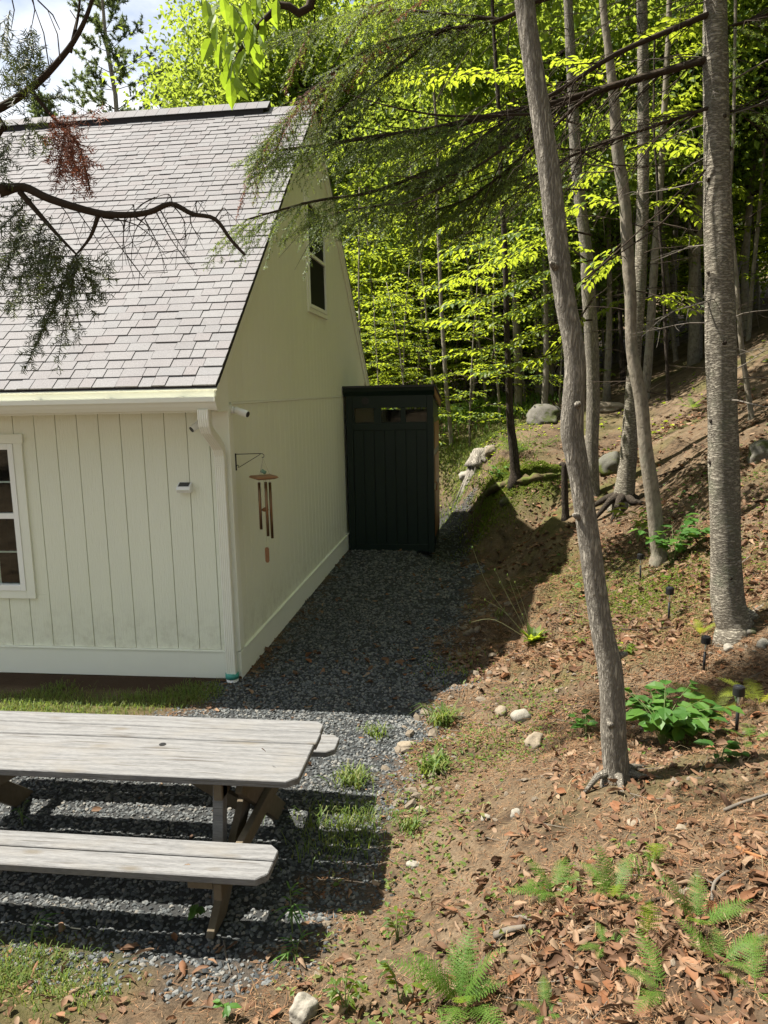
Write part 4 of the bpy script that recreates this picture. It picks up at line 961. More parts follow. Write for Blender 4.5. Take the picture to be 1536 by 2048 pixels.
# other surveyed trunks
T3 = trunk_tree('leaning_young_tree', 'pale leaning tree with leafy sprouts round its base between hemlock and slim tree', [(1318,1120,30),(1312,1060,30),(1306,1000,30),(1292,900,27),(1283,800,27),(1264,700,23),(1261,600,23),(1255,500,25),(1249,400,22),(1235,300,24),(1228,200,20),(1217,100,16),(1206,0,14)], M_BARK3, 4, 12, 1.25)
dead_twigs(T3[0], T3[1], T3[2], 16, (2.5, 6), 1.0, random.Random(31), M_TWIG)
T4 = trunk_tree('dark_birch_tree', 'dark birch with exposed roots behind the pale leaning tree', [(1247,1008,44),(1252,960,38),(1258,900,33),(1262,800,26),(1270,700,24),(1278,600,24),(1284,480,24),(1287,300,23),(1286,150,22),(1284,0,21)], M_BARK2, 4, 12, 1.3)
for a in (-2.6, -2.0, -1.2, -.4, 2.7):
    b = T4[1][2]; e = Vector((math.cos(a), math.sin(a), 0)); q = b+e*.55; MB().tube([b+Vector((0, 0, .1)), b+e*.22+Vector((0, 0, .03)), Vector((q.x, q.y, hz(q.x, q.y)-.01))], [.08, .045, .015], 7).build('root', M_BARKD, T4[0], 0, True)
dead_twigs(T4[0], T4[1], T4[2], 22, (2.6, 7), 1.4, random.Random(32), M_TWIG)
T5 = trunk_tree('twin_stem_tree', 'slender brown tree standing right behind the slim furrowed tree', [(1186,992,27),(1184,900,27),(1186,800,26),(1184,700,27),(1178,600,28),(1172,500,24),(1158,380,22),(1151,300,22),(1143,150,20),(1136,0,18)], M_BARK1, 4, 12, 1.25)
dead_twigs(T5[0], T5[1], T5[2], 14, (3, 7), 1.3, random.Random(33), M_TWIG)
T6 = trunk_tree('moss_bank_tree', 'thin dark tree on the mossy lip of the bank', [(1031,957,22),(1027,900,19),(1021,850,16),(1019,800,14),(1017,740,13),(1013,640,12),(1010,500,11)], M_BARKD, 4, 10, 1.3)
T7 = trunk_tree('pale_sapling', 'thin pale sapling just right of the green shed', [(903,888,9),(899,840,9),(893,780,9),(888,700,9),(882,600,8),(878,490,8)], M_BARK3, 4, 8, 1.2)
T4b = trunk_tree('white_spotted_birch', 'leaning birch with pale bark seen just right of the dark birch', [(1290,800,18),(1298,700,17),(1304,600,16),(1312,480,15),(1320,380,13),(1330,200,12),(1338,50,11)], M_BARK3, 3, 10, 1.2)
small = [('thin pale leaning sapling left of the tall hemlock', [(1352,722,10),(1345,650,9),(1335,560,8),(1325,450,7)], M_BARK3), ('straight brown tree deep between birch and hemlock', [(1392,722,26),(1392,600,25),(1388,500,22),(1384,350,20),(1382,150,18)], M_BARK2),
         ('thin pale crooked stem beside the tall hemlock on its right', [(1503,838,11),(1494,770,10),(1484,700,10),(1477,620,9),(1472,540,8)], M_BARK3), ('pale thin stem near the right edge of the picture', [(1497,680,9),(1505,560,8),(1516,450,8),(1527,320,7),(1534,200,6)], M_BARK3),
         ('grey trunk behind the boulder', [(1037,820,17),(1036,760,16),(1034,700,15),(1030,560,14)], M_BARK3), ('leftmost of three close grey trunks above the boulder', [(1078,790,15),(1077,740,14),(1074,660,13),(1070,500,12)], M_BARK3),
         ('middle one of three close grey trunks above the boulder', [(1091,792,10),(1090,740,10),(1088,660,9),(1088,500,9)], M_BARK3), ('rightmost of three close grey trunks above the boulder', [(1102,790,12),(1102,740,11),(1103,640,11),(1104,500,10)], M_BARK3),
         ('slim stem leaning left behind the shed roof', [(792,800,12),(782,740,11),(770,690,10),(758,600,9),(750,480,8)], M_BARK3), ('pale stem behind the middle of the shed roof', [(832,800,14),(826,740,13),(818,690,12),(806,600,11),(796,450,10)], M_BARK3),
         ('dark thin stem behind the right end of the shed roof', [(864,800,10),(861,720,10),(858,640,9),(856,500,8)], M_BARKD), ('straight grey stem behind the shed roof beside the pale sapling', [(878,805,11),(876,730,11),(873,660,10),(871,500,9)], M_BARK3),
         ('thin stem leaning beside the pale leaning tree far up the slope', [(1245,765,10),(1243,700,9),(1240,620,9),(1236,500,8)], M_BARKD), ('dark short dead stub behind the slim furrowed tree', [(1131,1038,16),(1130,1000,14),(1129,960,13),(1128,930,11)], M_BARKD),
         ('thin grey stem growing from the slope left of the hemlock', [(1420,700,9),(1417,600,8),(1415,500,8)], M_BARK3), ('slender dark sapling on the slope below three grey trunks', [(1337,800,8),(1334,730,7),(1330,640,7),(1326,540,6)], M_BARKD)]
for lab, prof, mt in small:
    tt = trunk_tree('forest_stem', lab, prof, mt, .0 if 'stub' in lab else 4, 8, 1.2, group='thin stems in the forest')
    if 'stub' not in lab: dead_twigs(tt[0], tt[1], tt[2], 9, (2.5, 6.5), 1.2, random.Random(len(lab)), M_TWIG, thick=.005)
# crown of the slim tree, out over the yard: a bough with big sunlit leaves
mb = MB(); s0 = P1[-3]
bp = smooth_path([s0, s0.lerp(Vector(aty(640, -60, 3.9)), .5)+Vector((0, 0, .4)), Vector(aty(640, -60, 3.9)), Vector(aty(560, 10, 3.85)), Vector(aty(500, 70, 3.8)), Vector(aty(470, 120, 3.8))], 4)
bough = mb.tube(bp, [.03*(1-.9*i/(len(bp)-1))+.003 for i in range(len(bp))], 7, False).build('bough', M_TWIG, t1, 0, True)
Vl, Fl = leaf_geo(np.zeros((1, 3)), np.array([[0, 1., 0]]), np.array([[0, 0, 1.]]), np.array([1.]), np.array([.48]), True, .18, .12)
big_leaf = np_mesh('leaf', Vl, Fl); big_leaf.materials.append(M_BRIGHT)
def put_leaf(me, p, d, n, L, parent, name='leaf'):
    d = Vector(d).normalized(); n = Vector(n); s = d.cross(n).normalized(); u = s.cross(d)
    o = bpy.data.objects.new(name, me); COL.objects.link(o); o.parent = parent
    o.matrix_local = Matrix.Translation(Vector(p)-wloc(parent)) @ Matrix((s, d, u)).transposed().to_4x4() @ Matrix.Scale(L, 4); return o
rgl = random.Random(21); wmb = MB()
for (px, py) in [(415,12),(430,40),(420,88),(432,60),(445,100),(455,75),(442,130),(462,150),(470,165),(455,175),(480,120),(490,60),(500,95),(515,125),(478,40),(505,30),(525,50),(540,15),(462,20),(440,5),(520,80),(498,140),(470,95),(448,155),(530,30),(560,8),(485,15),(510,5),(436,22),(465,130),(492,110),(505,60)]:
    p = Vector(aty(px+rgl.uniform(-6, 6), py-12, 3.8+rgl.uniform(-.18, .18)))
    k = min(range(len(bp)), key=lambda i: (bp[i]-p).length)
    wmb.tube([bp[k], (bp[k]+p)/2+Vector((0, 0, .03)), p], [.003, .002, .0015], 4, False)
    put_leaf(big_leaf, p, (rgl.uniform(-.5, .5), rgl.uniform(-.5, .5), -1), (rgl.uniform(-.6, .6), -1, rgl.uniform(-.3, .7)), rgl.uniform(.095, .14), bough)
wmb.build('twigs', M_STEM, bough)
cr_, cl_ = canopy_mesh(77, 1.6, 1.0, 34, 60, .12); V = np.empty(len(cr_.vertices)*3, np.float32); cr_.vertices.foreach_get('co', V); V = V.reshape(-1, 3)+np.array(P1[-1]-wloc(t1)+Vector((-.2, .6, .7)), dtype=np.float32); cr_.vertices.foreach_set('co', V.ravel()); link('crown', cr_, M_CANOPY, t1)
# crowns of the surveyed trees, above the picture
for tt, seed, rx, rz, up_, mat in [(T3, 301, 2.8, 2.2, .7, M_CANOPY), (T4, 302, 3.2, 2.4, .9, M_CANOPY), (T5, 303, 3.0, 2.2, .8, M_CANOPY), (T4b, 304, 2.8, 2.2, .6, M_CANOPY), (T6, 305, 2.2, 1.8, .4, M_CANOPY), (T7, 306, 1.8, 1.8, .2, M_CANOPY)]:
    me, cl_ = canopy_mesh(seed, rx*.85, rz, 55, 70, .15); V = np.empty(len(me.vertices)*3, np.float32); me.vertices.foreach_get('co', V); V = V.reshape(-1, 3)+np.array(tt[1][-1]-wloc(tt[0])+Vector((.3, .2, up_+rz*.3)), dtype=np.float32); me.vertices.foreach_set('co', V.ravel()); link('crown', me, mat, tt[0])
    m_ = MB(); rgq = random.Random(seed)
    for j in rgq.sample(range(len(cl_)), 14):
        e = Vector(cl_[j])+tt[1][-1]+Vector((.3, .2, up_+rz*.3)); m_.tube([tt[1][-4], (tt[1][-1]+e)/2, e], [.03, .018, .006], 5, False)
    tag(m_.build('limbs', M_TWIG, tt[0], 0, True), kind='stuff')
acc = []; tw = []
top2 = P2[-1]
for k in range(150):
    z = top2.z-3.0+4.5*nrg.random(); a = nrg.random()*6.28; L0 = (1.0-(z-top2.z+3)/6)*2.6; p0 = np.array([top2.x+.0, top2.y, z]); d = np.array([math.cos(a), math.sin(a), -.15]); p1 = p0+d*L0*nrg.random()**.6
    tw.append((np.array([p0, p1]), .006)); conifer_spray(acc, tw, p1, d, [0, -.3, .8], .5+.4*nrg.random(), nrg, .03, .010, .014, .05, .22, .5, 5)
tri_obj('crown_needles', acc, M_NEEDLE, t2); tag(twig_mb(tw, 3).build('crown_limbs', M_TWIG, t2), kind='stuff')
# understory sprays that hang into the clearing
def hanging_spray(parent, path, r, seed, leaf, mat, tl=.42, name='branch', dens=.062):
    rg = np.random.default_rng(seed); pth = px_path(path); n = len(pth); f = Fol(); tw = []
    b_ = MB().tube(pth, [r*(1-.8*i/(n-1)) for i in range(n)], 6, False).build(name, M_TWIG, parent, 0, True)
    tot = sum((pth[i+1]-pth[i]).length for i in range(n-1)); m_ = int(tot/dens); up = np.array([0, 0, 1.])
    for j in range(m_):
        u = .1+.9*(j+.5)/m_; fi = min(u, .999)*(n-1); i = int(fi); q0 = np.array(pth[i].lerp(pth[i+1], fi-i)); dd = np.array((pth[i+1]-pth[i]).normalized()); s = unit(np.cross(dd, up))*(1 if j % 2 else -1)
        e = unit(s*.75+dd*.7+np.array([0, 0, rg.random()*.3-.2])); l = tl*(1.1-.7*u)*(.5+.7*rg.random()); q1 = q0+e*l; tw.append((np.array([q0, q1]), .0025)); nl = max(2, int(l/.055))
        for z in range(nl+1):
            v = (z+.5)/nl; s2 = unit(np.cross(e, up))*(1 if z % 2 else -1); ld = unit(s2*.7*(v < 1)+e*.8+(rg.random(3)-.5)*.3+np.array([0, 0, -.2])); ll = leaf*(.65+.6*rg.random())
            f.add(q0+(q1-q0)*min(v, 1), ld, unit(up+(rg.random(3)-.5)*.6), ll, ll*.54)
    V, F = leaf_geo(*f.arrays(), fine=True); np_obj('leaves', V, F, mat, b_); twig_mb(tw, 3).build('twigs', M_TWIG, b_); return b_
for k, (L, leaf) in enumerate([([(1184,470,9.2),(1080,455,9.0),(980,480,8.8),(900,500,8.7)], .105), ([(1184,520,9.2),(1100,540,8.9),(1000,585,8.7),(900,605,8.5)], .105), ([(1184,560,9.2),(1080,600,9.0),(980,640,8.8),(880,640,8.6)], .10),
                               ([(1184,640,9.2),(1100,650,9.0),(1010,690,8.8),(930,700,8.7)], .095), ([(1184,600,9.2),(1110,700,9.1),(1040,722,9.0),(955,738,8.9)], .10), ([(1180,380,9.2),(1060,380,9.2),(950,420,9.2),(860,470,9.2)], .10),
                               ([(1170,300,9.2),(1040,300,9.6),(940,340,9.8),(830,400,10)], .10), ([(1165,250,9.2),(1060,230,9.4),(960,250,9.6),(860,300,9.8)], .10), ([(1172,520,9.2),(1100,480,10),(1000,520,10.5),(900,560,11)], .10), ([(1150,200,9.2),(1050,150,9.4),(900,150,9.8),(760,160,10)], .11)]):
    hanging_spray(T5[0], L, .012, 100+k, leaf, M_BEECH)
for k, (L, leaf) in enumerate([([(1258,420,8.0),(1200,400,8.2),(1130,420,8.4)], .10), ([(1255,300,8.0),(1330,280,8.3),(1400,300,8.6)], .10), ([(1250,480,8.0),(1210,520,8.2),(1180,560,8.3)], .09), ([(1235,200,8.0),(1180,130,8.2),(1110,120,8.4)], .10), ([(1230,120,8.0),(1300,60,8.2),(1380,60,8.4)], .10)]):
    hanging_spray(T3[0], L, .009, 200+k, leaf, M_BEECH, .28)
for tt_, Ls in ((T4, [[(1284,420,10.2),(1340,400,10.4),(1400,430,10.6)], [(1287,260,10.2),(1340,220,10.5),(1410,230,10.8)], [(1284,520,10.2),(1230,520,10.4),(1180,560,10.6)], [(1286,160,10.2),(1220,120,10.4),(1160,140,10.6)], [(1280,600,10.2),(1340,590,10.4),(1390,620,10.6)], [(1286,80,10.2),(1350,40,10.4),(1420,50,10.6)], [(1286,330,10.2),(1220,330,10.4),(1150,370,10.6)]]),
                (T4b, [[(1320,380,16),(1400,350,16),(1480,380,16)], [(1312,480,16),(1390,480,16),(1470,510,16)], [(1330,200,16),(1420,180,16),(1500,210,16)], [(1304,600,16),(1250,600,16),(1190,630,16)], [(1330,120,16),(1440,80,16),(1530,90,16)], [(1318,420,16),(1250,400,16),(1170,430,16)]])):
    for k, L in enumerate(Ls): hanging_spray(tt_[0], L, .010, 400+k+int(L[0][2]), .12 if L[0][2] > 12 else .105, M_BEECH, .5 if L[0][2] > 12 else .4)
for k, (L, leaf) in enumerate([([(1017,760,12.4),(990,742,12.0),(955,748,11.6)], .12), ([(1015,650,12.4),(960,620,12.2),(890,650,12)], .10), ([(1012,560,12.4),(940,560,12.4),(850,580,12.4)], .10), ([(1012,600,12.4),(1080,560,12.4)], .10)]):
    hanging_spray(T6[0], L, .008, 300+k, leaf, M_BEECH, .28)

# ---------------------------------------------------- understory saplings behind (shared meshes)
sap_v = [sapling_meshes(40+i, H, nb_, rc, lf, rd, True, low) for i, (H, nb_, rc, lf, rd, low) in enumerate([(5.5, 26, 1.5, .10, .035, .18), (4.2, 24, 1.3, .095, .03, .12), (6.5, 30, 1.7, .11, .045, .22), (3.2, 20, 1.1, .09, .022, .1)])]
def sap(px, py_y, v, label, sc=1.0, grp='young leafy trees at the forest edge', yy=None, mat=None):
    q = aty(px, 800, py_y); x, y = q[0], q[1]
    return place('young_beech', label, 'tree', grp, (x, y, hz(x, y)-.02), [('trunk', sap_v[v][0], M_BARK3), ('branches', sap_v[v][1], M_TWIG), ('crown', sap_v[v][2], M_BEECH)], rnd.uniform(0, 6.28), sc)
LS = 'young leafy beech in the bright green thicket behind the shed'
for px, yv, v, sc in [(730,18.5,0,1.05),(760,21,2,1.1),(800,17.5,1,1.0),(830,20,0,1.1),(870,18.5,2,.95),(910,21,0,1.15),(945,19,1,1.2),(985,22,2,1.05),(700,24,2,1.2),(790,25,0,1.2),(850,24,2,1.2),(905,26,2,1.3),(960,25,0,1.3),(760,17,3,1.1),(1010,20,3,1.2),(885,22.5,3,1.3),(940,16.5,1,.95),(1000,17.5,0,.95),(1050,18.5,1,1.1),(1085,20.5,0,1.15),(820,16.8,1,.9),(1120,17.5,1,.9),(700,19,1,1.1),(975,18.8,2,.9)]:
    sap(px, yv, v, LS, sc)
LS2 = 'young leafy tree deep in the shaded wood on the right slope'
for px, yv, v, sc in [(1060,24,0,1.2),(1110,20,1,1.1),(1150,26,2,1.2),(1210,22,0,1.1),(1260,27,2,1.2),(1330,20,1,1.0),(1380,24,0,1.2),(1450,20,2,1.0),(1510,23,2,1.1),(1560,17,1,1.2),(1430,28,2,1.3),(1100,32,2,1.4)]:
    sap(px, yv, v, LS2, sc, 'young trees deep in the wood')
# ---------------------------------------------------- tall canopy trees (shared meshes)
can_v = [tree_meshes(60+i, *a) for i, a in enumerate([(14, 3.0, 3.6, 9.0, .16, 120, 95, .17), (12, 2.6, 3.2, 7.5, .14, 110, 90, .16), (16, 3.4, 4.2, 10.5, .19, 140, 95, .18)])]
def can(x, y, v, label, grp, sc=1.0, mat=None):
    return place('broadleaf_tree', label, 'tree', grp, (x, y, hz(x, y)-.05), [('trunk', can_v[v][0], M_BARK3), ('branches', can_v[v][1], M_TWIG), ('crown', can_v[v][2], M_CANOPY)], rnd.uniform(0, 6.28), sc)
bush_v = [tree_meshes(80+i, *a) for i, a in enumerate([(6, 1.9, 2.6, 3.0, .05, 85, 85, .135), (7, 2.2, 3.0, 3.8, .06, 95, 90, .14)])]
def bushy(px, y, v, sc, label, grp):
    q = aty(px, 800, y); return place('bushy_tree', label, 'tree', grp, (q[0], q[1], hz(q[0], q[1])-.05), [('trunk', bush_v[v][0], M_BARK3), ('branches', bush_v[v][1], M_TWIG), ('crown', bush_v[v][2], M_BEECH)], rnd.uniform(0, 6.28), sc)
for px, y, v, sc in [(690,22,0,1.0),(730,26,1,1.0),(775,23,0,1.0),(815,28,1,1.1),(850,21,0,.9),(885,27,1,1.1),(930,23.5,0,1.0),(965,29,1,1.1),(1005,25,0,1.0),(660,28,1,1.2),(745,33,1,1.2),(840,34,1,1.2),(920,35,1,1.2),(990,34,1,1.2)]:
    bushy(px, y, v, sc, 'bushy bright green tree low at the forest edge behind the shed', 'bushy trees at the forest edge')
for px, y, v, sc in [(1050,29,1,1.2),(1090,36,1,1.3),(1135,31,0,1.3),(1180,37,1,1.3),(1225,33,1,1.2),(1275,38,1,1.3),(1320,32,0,1.3),(1365,36,1,1.3),(1410,33,1,1.2),(1460,37,1,1.3),(1500,30,1,1.2),(1545,26,1,1.1),(1590,33,1,1.3),(1640,22,1,1.1)]:
    bushy(px, y, v, sc, 'dark bushy tree far back in the shaded wood', 'bushy trees far back in the wood')
LC = 'tall leafy tree of the dense wood rising behind the slope'
for x, y, v, sc in [(-1.5,21,1,.85),(1.5,19.5,0,.85),(4.5,17.5,1,.9),(7.2,14.5,0,.85),(8.5,19,2,.9),(3.0,23,2,.95),(-.5,26,0,1.0),(6.5,24,0,1.0),(10.5,24,1,1.1),(1.5,29,2,1.05),(5,30,1,1.2),(9.5,31,2,1.1),(14,20,2,1.0),(15,28,0,1.2),(-2.5,31,2,1.05),(11,10,1,.9),(7.2,9.2,2,.8),(13,14.5,0,1.0),(-1,37,2,1.2),(4,38,0,1.3),(10,39,2,1.2),(17,36,2,1.3),(20,26,1,1.3),(8.5,4.5,0,.85),(6.0,11.5,1,.8),(6.5,1.5,1,.8),(9.5,-1.5,0,.9),(5.8,6.3,1,.62),(13,4,2,.9),(12,34,1,1.2),(0,44,2,1.3),(7,45,2,1.3),(14,44,2,1.3),(20,42,2,1.3),(25,34,2,1.3),(18,20,0,1.1),(17,11,2,1.0),(-6,46,2,1.2)]:
    can(x, y, v, LC, 'tall trees of the wood', sc)
for px, y, v, sc in [(1090,16.5,1,.55),(1215,17,1,.6),(1270,20,0,.62),(1385,19,0,.6),(1490,18,0,.6),(1580,17,1,.6),(1120,21,2,.6),(1350,22,2,.6)]:
    q = aty(px, 700, y); can(q[0], q[1], v, 'slender leafy tree among the trunks on the right slope', 'slender trees on the right slope', sc)
LB = 'leafy tree with light green crown beyond the house roof'
for px, y, v, sc in [(150,34,1,.85),(250,30,1,.98),(330,36,0,.82),(400,33,1,.9),(470,29,0,1.0),(540,26,0,1.1),(600,29,2,1.05),(650,25,0,1.1),(420,40,2,1.0),(100,44,2,.9),(560,36,2,1.3)]:
    q = aty(px, 700, y); can(q[0], q[1], v, LB, 'trees beyond the house', sc)
for x, y, v, sc in [(4.6,.8,1,.75),(3.6,-2.8,0,.8),(6.8,-4.2,2,.8),(5.2,3.7,1,.62),(4.2,-6.5,1,.9),(8.5,1.5,0,.8),(4.9,7.9,1,.62)]:
    can(x, y, v, 'leafy tree of the wood standing past the right edge of the picture', 'trees past the right edge', sc)
for x, y, v, sc in [(-14,-14,2,1.0),(-9,-17,0,1.0),(-4,-15,2,1.0),(1,-18,1,1.1),(-18,-8,1,1.0),(6,-14,2,1.0),(-6.5,-24,2,1.2),(-12,-26,0,1.2)]:
    can(x, y, v, 'leafy tree behind the viewpoint mirrored in the front window', 'trees behind the viewpoint', sc)
# ---------------------------------------------------- white pine and airy conifers beyond the roof
def white_pine(px, y, H, label, seed, zlow=.3, reach=4.2):
    q = aty(px, 600, y); x, yb = q[0], q[1]; z0 = hz(x, yb); rg = np.random.default_rng(seed); t = thing('white_pine', (x, yb, z0), label, 'tree', None)
    k = 10; tp = [np.array([x+.12*i*(rg.random()-.5), yb, z0-.3+(H+.3)*i/k]) for i in range(k+1)]; MB().tube([Vector(p) for p in tp], [.24*(1-.92*i/k)+.01 for i in range(k+1)], 8).build('trunk', M_BARK3, t, 0, True)
    acc = []; bw = []
    for w in range(20):
        u = zlow+(1-zlow)*(w+.3*rg.random())/20; i = min(int(u*k), k-1); p = tp[i]+(tp[i+1]-tp[i])*(u*k-i)
        for b in range(4):
            a = b*1.57+w*1.1+rg.random()*.7; L = reach*(1.02-u)**.75*(.35+.8*rg.random()); d = np.array([math.cos(a), math.sin(a), .12+.35*u]); pts = [p]; n = 6
            for j in range(n): d = unit(d+np.array([0, 0, .05])+(rg.random(3)-.5)*.22); pts.append(pts[-1]+d*L/n)
            pts = np.array(pts); bw.append((pts, .028*(1-u)+.014))
            for j in range(2, n+1):
                for c in range(3):
                    e = unit(unit(pts[j]-pts[j-1])*.6+(rg.random(3)-.5)*1.6+np.array([0, 0, .25])); l = .25+.35*rg.random(); c1 = pts[j]+e*l; bw.append((np.array([pts[j], c1]), .008))
                    m_ = 44; tt = .25+.75*rg.random(m_); P = pts[j][None]+(c1-pts[j])[None]*tt[:, None]; D = unit(e[None]*.7+rg.normal(size=(m_, 3))*.7); Wd = unit(np.cross(D, rg.normal(size=(m_, 3))))*.026; Ln = .15+.08*rg.random(m_)
                    acc.append(np.stack([P-Wd, P+Wd, P+D*Ln[:, None]], 1).reshape(-1, 3))
    twig_mb(bw, 4).build('branches', M_TWIG, t); tri_obj('needles', acc, M_PINE, t)
white_pine(262, 42, 27, 'tall airy white pine against the cloudy sky above the roof', 5, .28, 5.2)
white_pine(372, 52, 21, 'lower airy pine top right of the tall white pine', 6, .3, 4.5)
white_pine(120, 50, 19, 'pine top behind the dark branch at the upper left', 7, .3, 4.2)

# ---------------------------------------------------- near conifer at upper left, trunk just outside the picture
nb_base = (-2.75, 2.15); nbz = hz(*nb_base)
nt = thing('near_hemlock', (*nb_base, nbz), 'near dark hemlock whose drooping branches enter at the upper left', 'tree')
tp = [Vector((nb_base[0]+.02*i, nb_base[1]+.01*i, nbz-.2+i*.75)) for i in range(10)]; MB().tube(tp, [.14*(1-.07*i) for i in range(10)], 12).build('trunk', M_BARKD, nt, 0, True)
nc = np.random.default_rng(8)
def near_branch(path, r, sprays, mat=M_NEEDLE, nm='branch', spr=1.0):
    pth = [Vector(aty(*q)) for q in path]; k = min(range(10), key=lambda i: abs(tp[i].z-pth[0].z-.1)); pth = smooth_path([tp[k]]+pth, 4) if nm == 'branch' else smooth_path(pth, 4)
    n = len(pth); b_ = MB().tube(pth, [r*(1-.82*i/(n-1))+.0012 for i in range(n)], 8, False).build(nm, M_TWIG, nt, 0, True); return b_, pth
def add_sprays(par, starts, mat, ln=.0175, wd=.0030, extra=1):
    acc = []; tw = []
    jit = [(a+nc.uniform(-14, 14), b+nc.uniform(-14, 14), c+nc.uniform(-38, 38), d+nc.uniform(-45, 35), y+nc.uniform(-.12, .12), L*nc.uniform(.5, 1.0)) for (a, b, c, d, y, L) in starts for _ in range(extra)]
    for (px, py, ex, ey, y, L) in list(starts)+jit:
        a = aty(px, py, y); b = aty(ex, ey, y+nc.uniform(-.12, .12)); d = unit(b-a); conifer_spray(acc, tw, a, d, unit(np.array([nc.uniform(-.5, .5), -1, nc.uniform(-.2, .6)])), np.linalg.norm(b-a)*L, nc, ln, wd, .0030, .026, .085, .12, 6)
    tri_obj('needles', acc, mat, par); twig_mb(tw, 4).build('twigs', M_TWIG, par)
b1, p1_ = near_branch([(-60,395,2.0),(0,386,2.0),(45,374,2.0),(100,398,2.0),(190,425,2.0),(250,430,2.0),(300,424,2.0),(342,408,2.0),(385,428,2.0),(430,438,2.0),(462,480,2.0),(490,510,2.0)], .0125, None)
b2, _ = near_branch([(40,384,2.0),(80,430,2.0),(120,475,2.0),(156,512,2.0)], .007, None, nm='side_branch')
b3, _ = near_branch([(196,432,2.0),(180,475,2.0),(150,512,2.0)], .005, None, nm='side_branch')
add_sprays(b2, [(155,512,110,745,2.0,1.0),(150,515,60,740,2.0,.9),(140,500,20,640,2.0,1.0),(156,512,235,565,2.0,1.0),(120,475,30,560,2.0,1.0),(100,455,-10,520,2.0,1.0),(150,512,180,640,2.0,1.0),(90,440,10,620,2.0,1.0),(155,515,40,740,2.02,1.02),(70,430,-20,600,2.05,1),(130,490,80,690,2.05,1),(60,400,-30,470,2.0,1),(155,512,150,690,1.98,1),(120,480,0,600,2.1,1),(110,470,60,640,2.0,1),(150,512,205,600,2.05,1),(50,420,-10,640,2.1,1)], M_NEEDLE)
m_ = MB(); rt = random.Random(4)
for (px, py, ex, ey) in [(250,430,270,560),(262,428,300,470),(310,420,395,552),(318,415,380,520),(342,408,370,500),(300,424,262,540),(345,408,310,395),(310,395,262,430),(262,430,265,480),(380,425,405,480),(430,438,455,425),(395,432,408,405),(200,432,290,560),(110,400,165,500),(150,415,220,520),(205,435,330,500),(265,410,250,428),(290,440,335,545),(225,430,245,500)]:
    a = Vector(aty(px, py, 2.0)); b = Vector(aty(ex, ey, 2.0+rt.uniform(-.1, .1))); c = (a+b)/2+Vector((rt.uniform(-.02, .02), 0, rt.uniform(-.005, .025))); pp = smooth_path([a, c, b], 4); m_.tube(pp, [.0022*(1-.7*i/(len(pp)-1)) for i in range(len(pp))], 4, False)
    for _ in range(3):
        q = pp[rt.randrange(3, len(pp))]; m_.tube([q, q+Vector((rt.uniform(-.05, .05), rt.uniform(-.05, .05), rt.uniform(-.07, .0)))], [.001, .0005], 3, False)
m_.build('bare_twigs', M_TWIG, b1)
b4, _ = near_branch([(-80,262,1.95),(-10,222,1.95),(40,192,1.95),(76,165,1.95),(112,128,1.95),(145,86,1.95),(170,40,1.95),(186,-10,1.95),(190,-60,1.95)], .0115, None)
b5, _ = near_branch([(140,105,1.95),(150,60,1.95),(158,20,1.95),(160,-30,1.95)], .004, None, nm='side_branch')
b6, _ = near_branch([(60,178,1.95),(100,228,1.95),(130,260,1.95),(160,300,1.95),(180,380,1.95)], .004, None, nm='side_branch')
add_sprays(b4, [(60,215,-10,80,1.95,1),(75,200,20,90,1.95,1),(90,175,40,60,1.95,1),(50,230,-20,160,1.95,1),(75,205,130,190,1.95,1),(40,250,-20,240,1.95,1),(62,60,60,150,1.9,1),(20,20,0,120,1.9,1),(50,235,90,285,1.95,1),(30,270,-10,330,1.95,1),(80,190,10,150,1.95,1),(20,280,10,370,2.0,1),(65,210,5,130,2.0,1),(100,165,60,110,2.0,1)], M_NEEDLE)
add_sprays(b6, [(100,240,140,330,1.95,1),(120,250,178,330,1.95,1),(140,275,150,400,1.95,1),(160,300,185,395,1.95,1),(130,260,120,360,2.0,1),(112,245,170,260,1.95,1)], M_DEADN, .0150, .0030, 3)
m_ = MB()
for (px, py, ex, ey) in [(62,-20,62,60),(62,60,58,130),(20,-20,22,60),(150,60,140,20),(100,145,60,-10),(75,0,120,60),(120,120,95,20)]:
    a = Vector(aty(px, py, 1.9)); b = Vector(aty(ex, ey, 1.95)); m_.tube([a, (a+b)/2+Vector((.01, 0, .0)), b], [.002, .0018, .001], 4, False)
m_.build('bare_twigs', M_TWIG, b4)

# ================================================================== GROUND DETAIL
dg = np.random.default_rng(17)
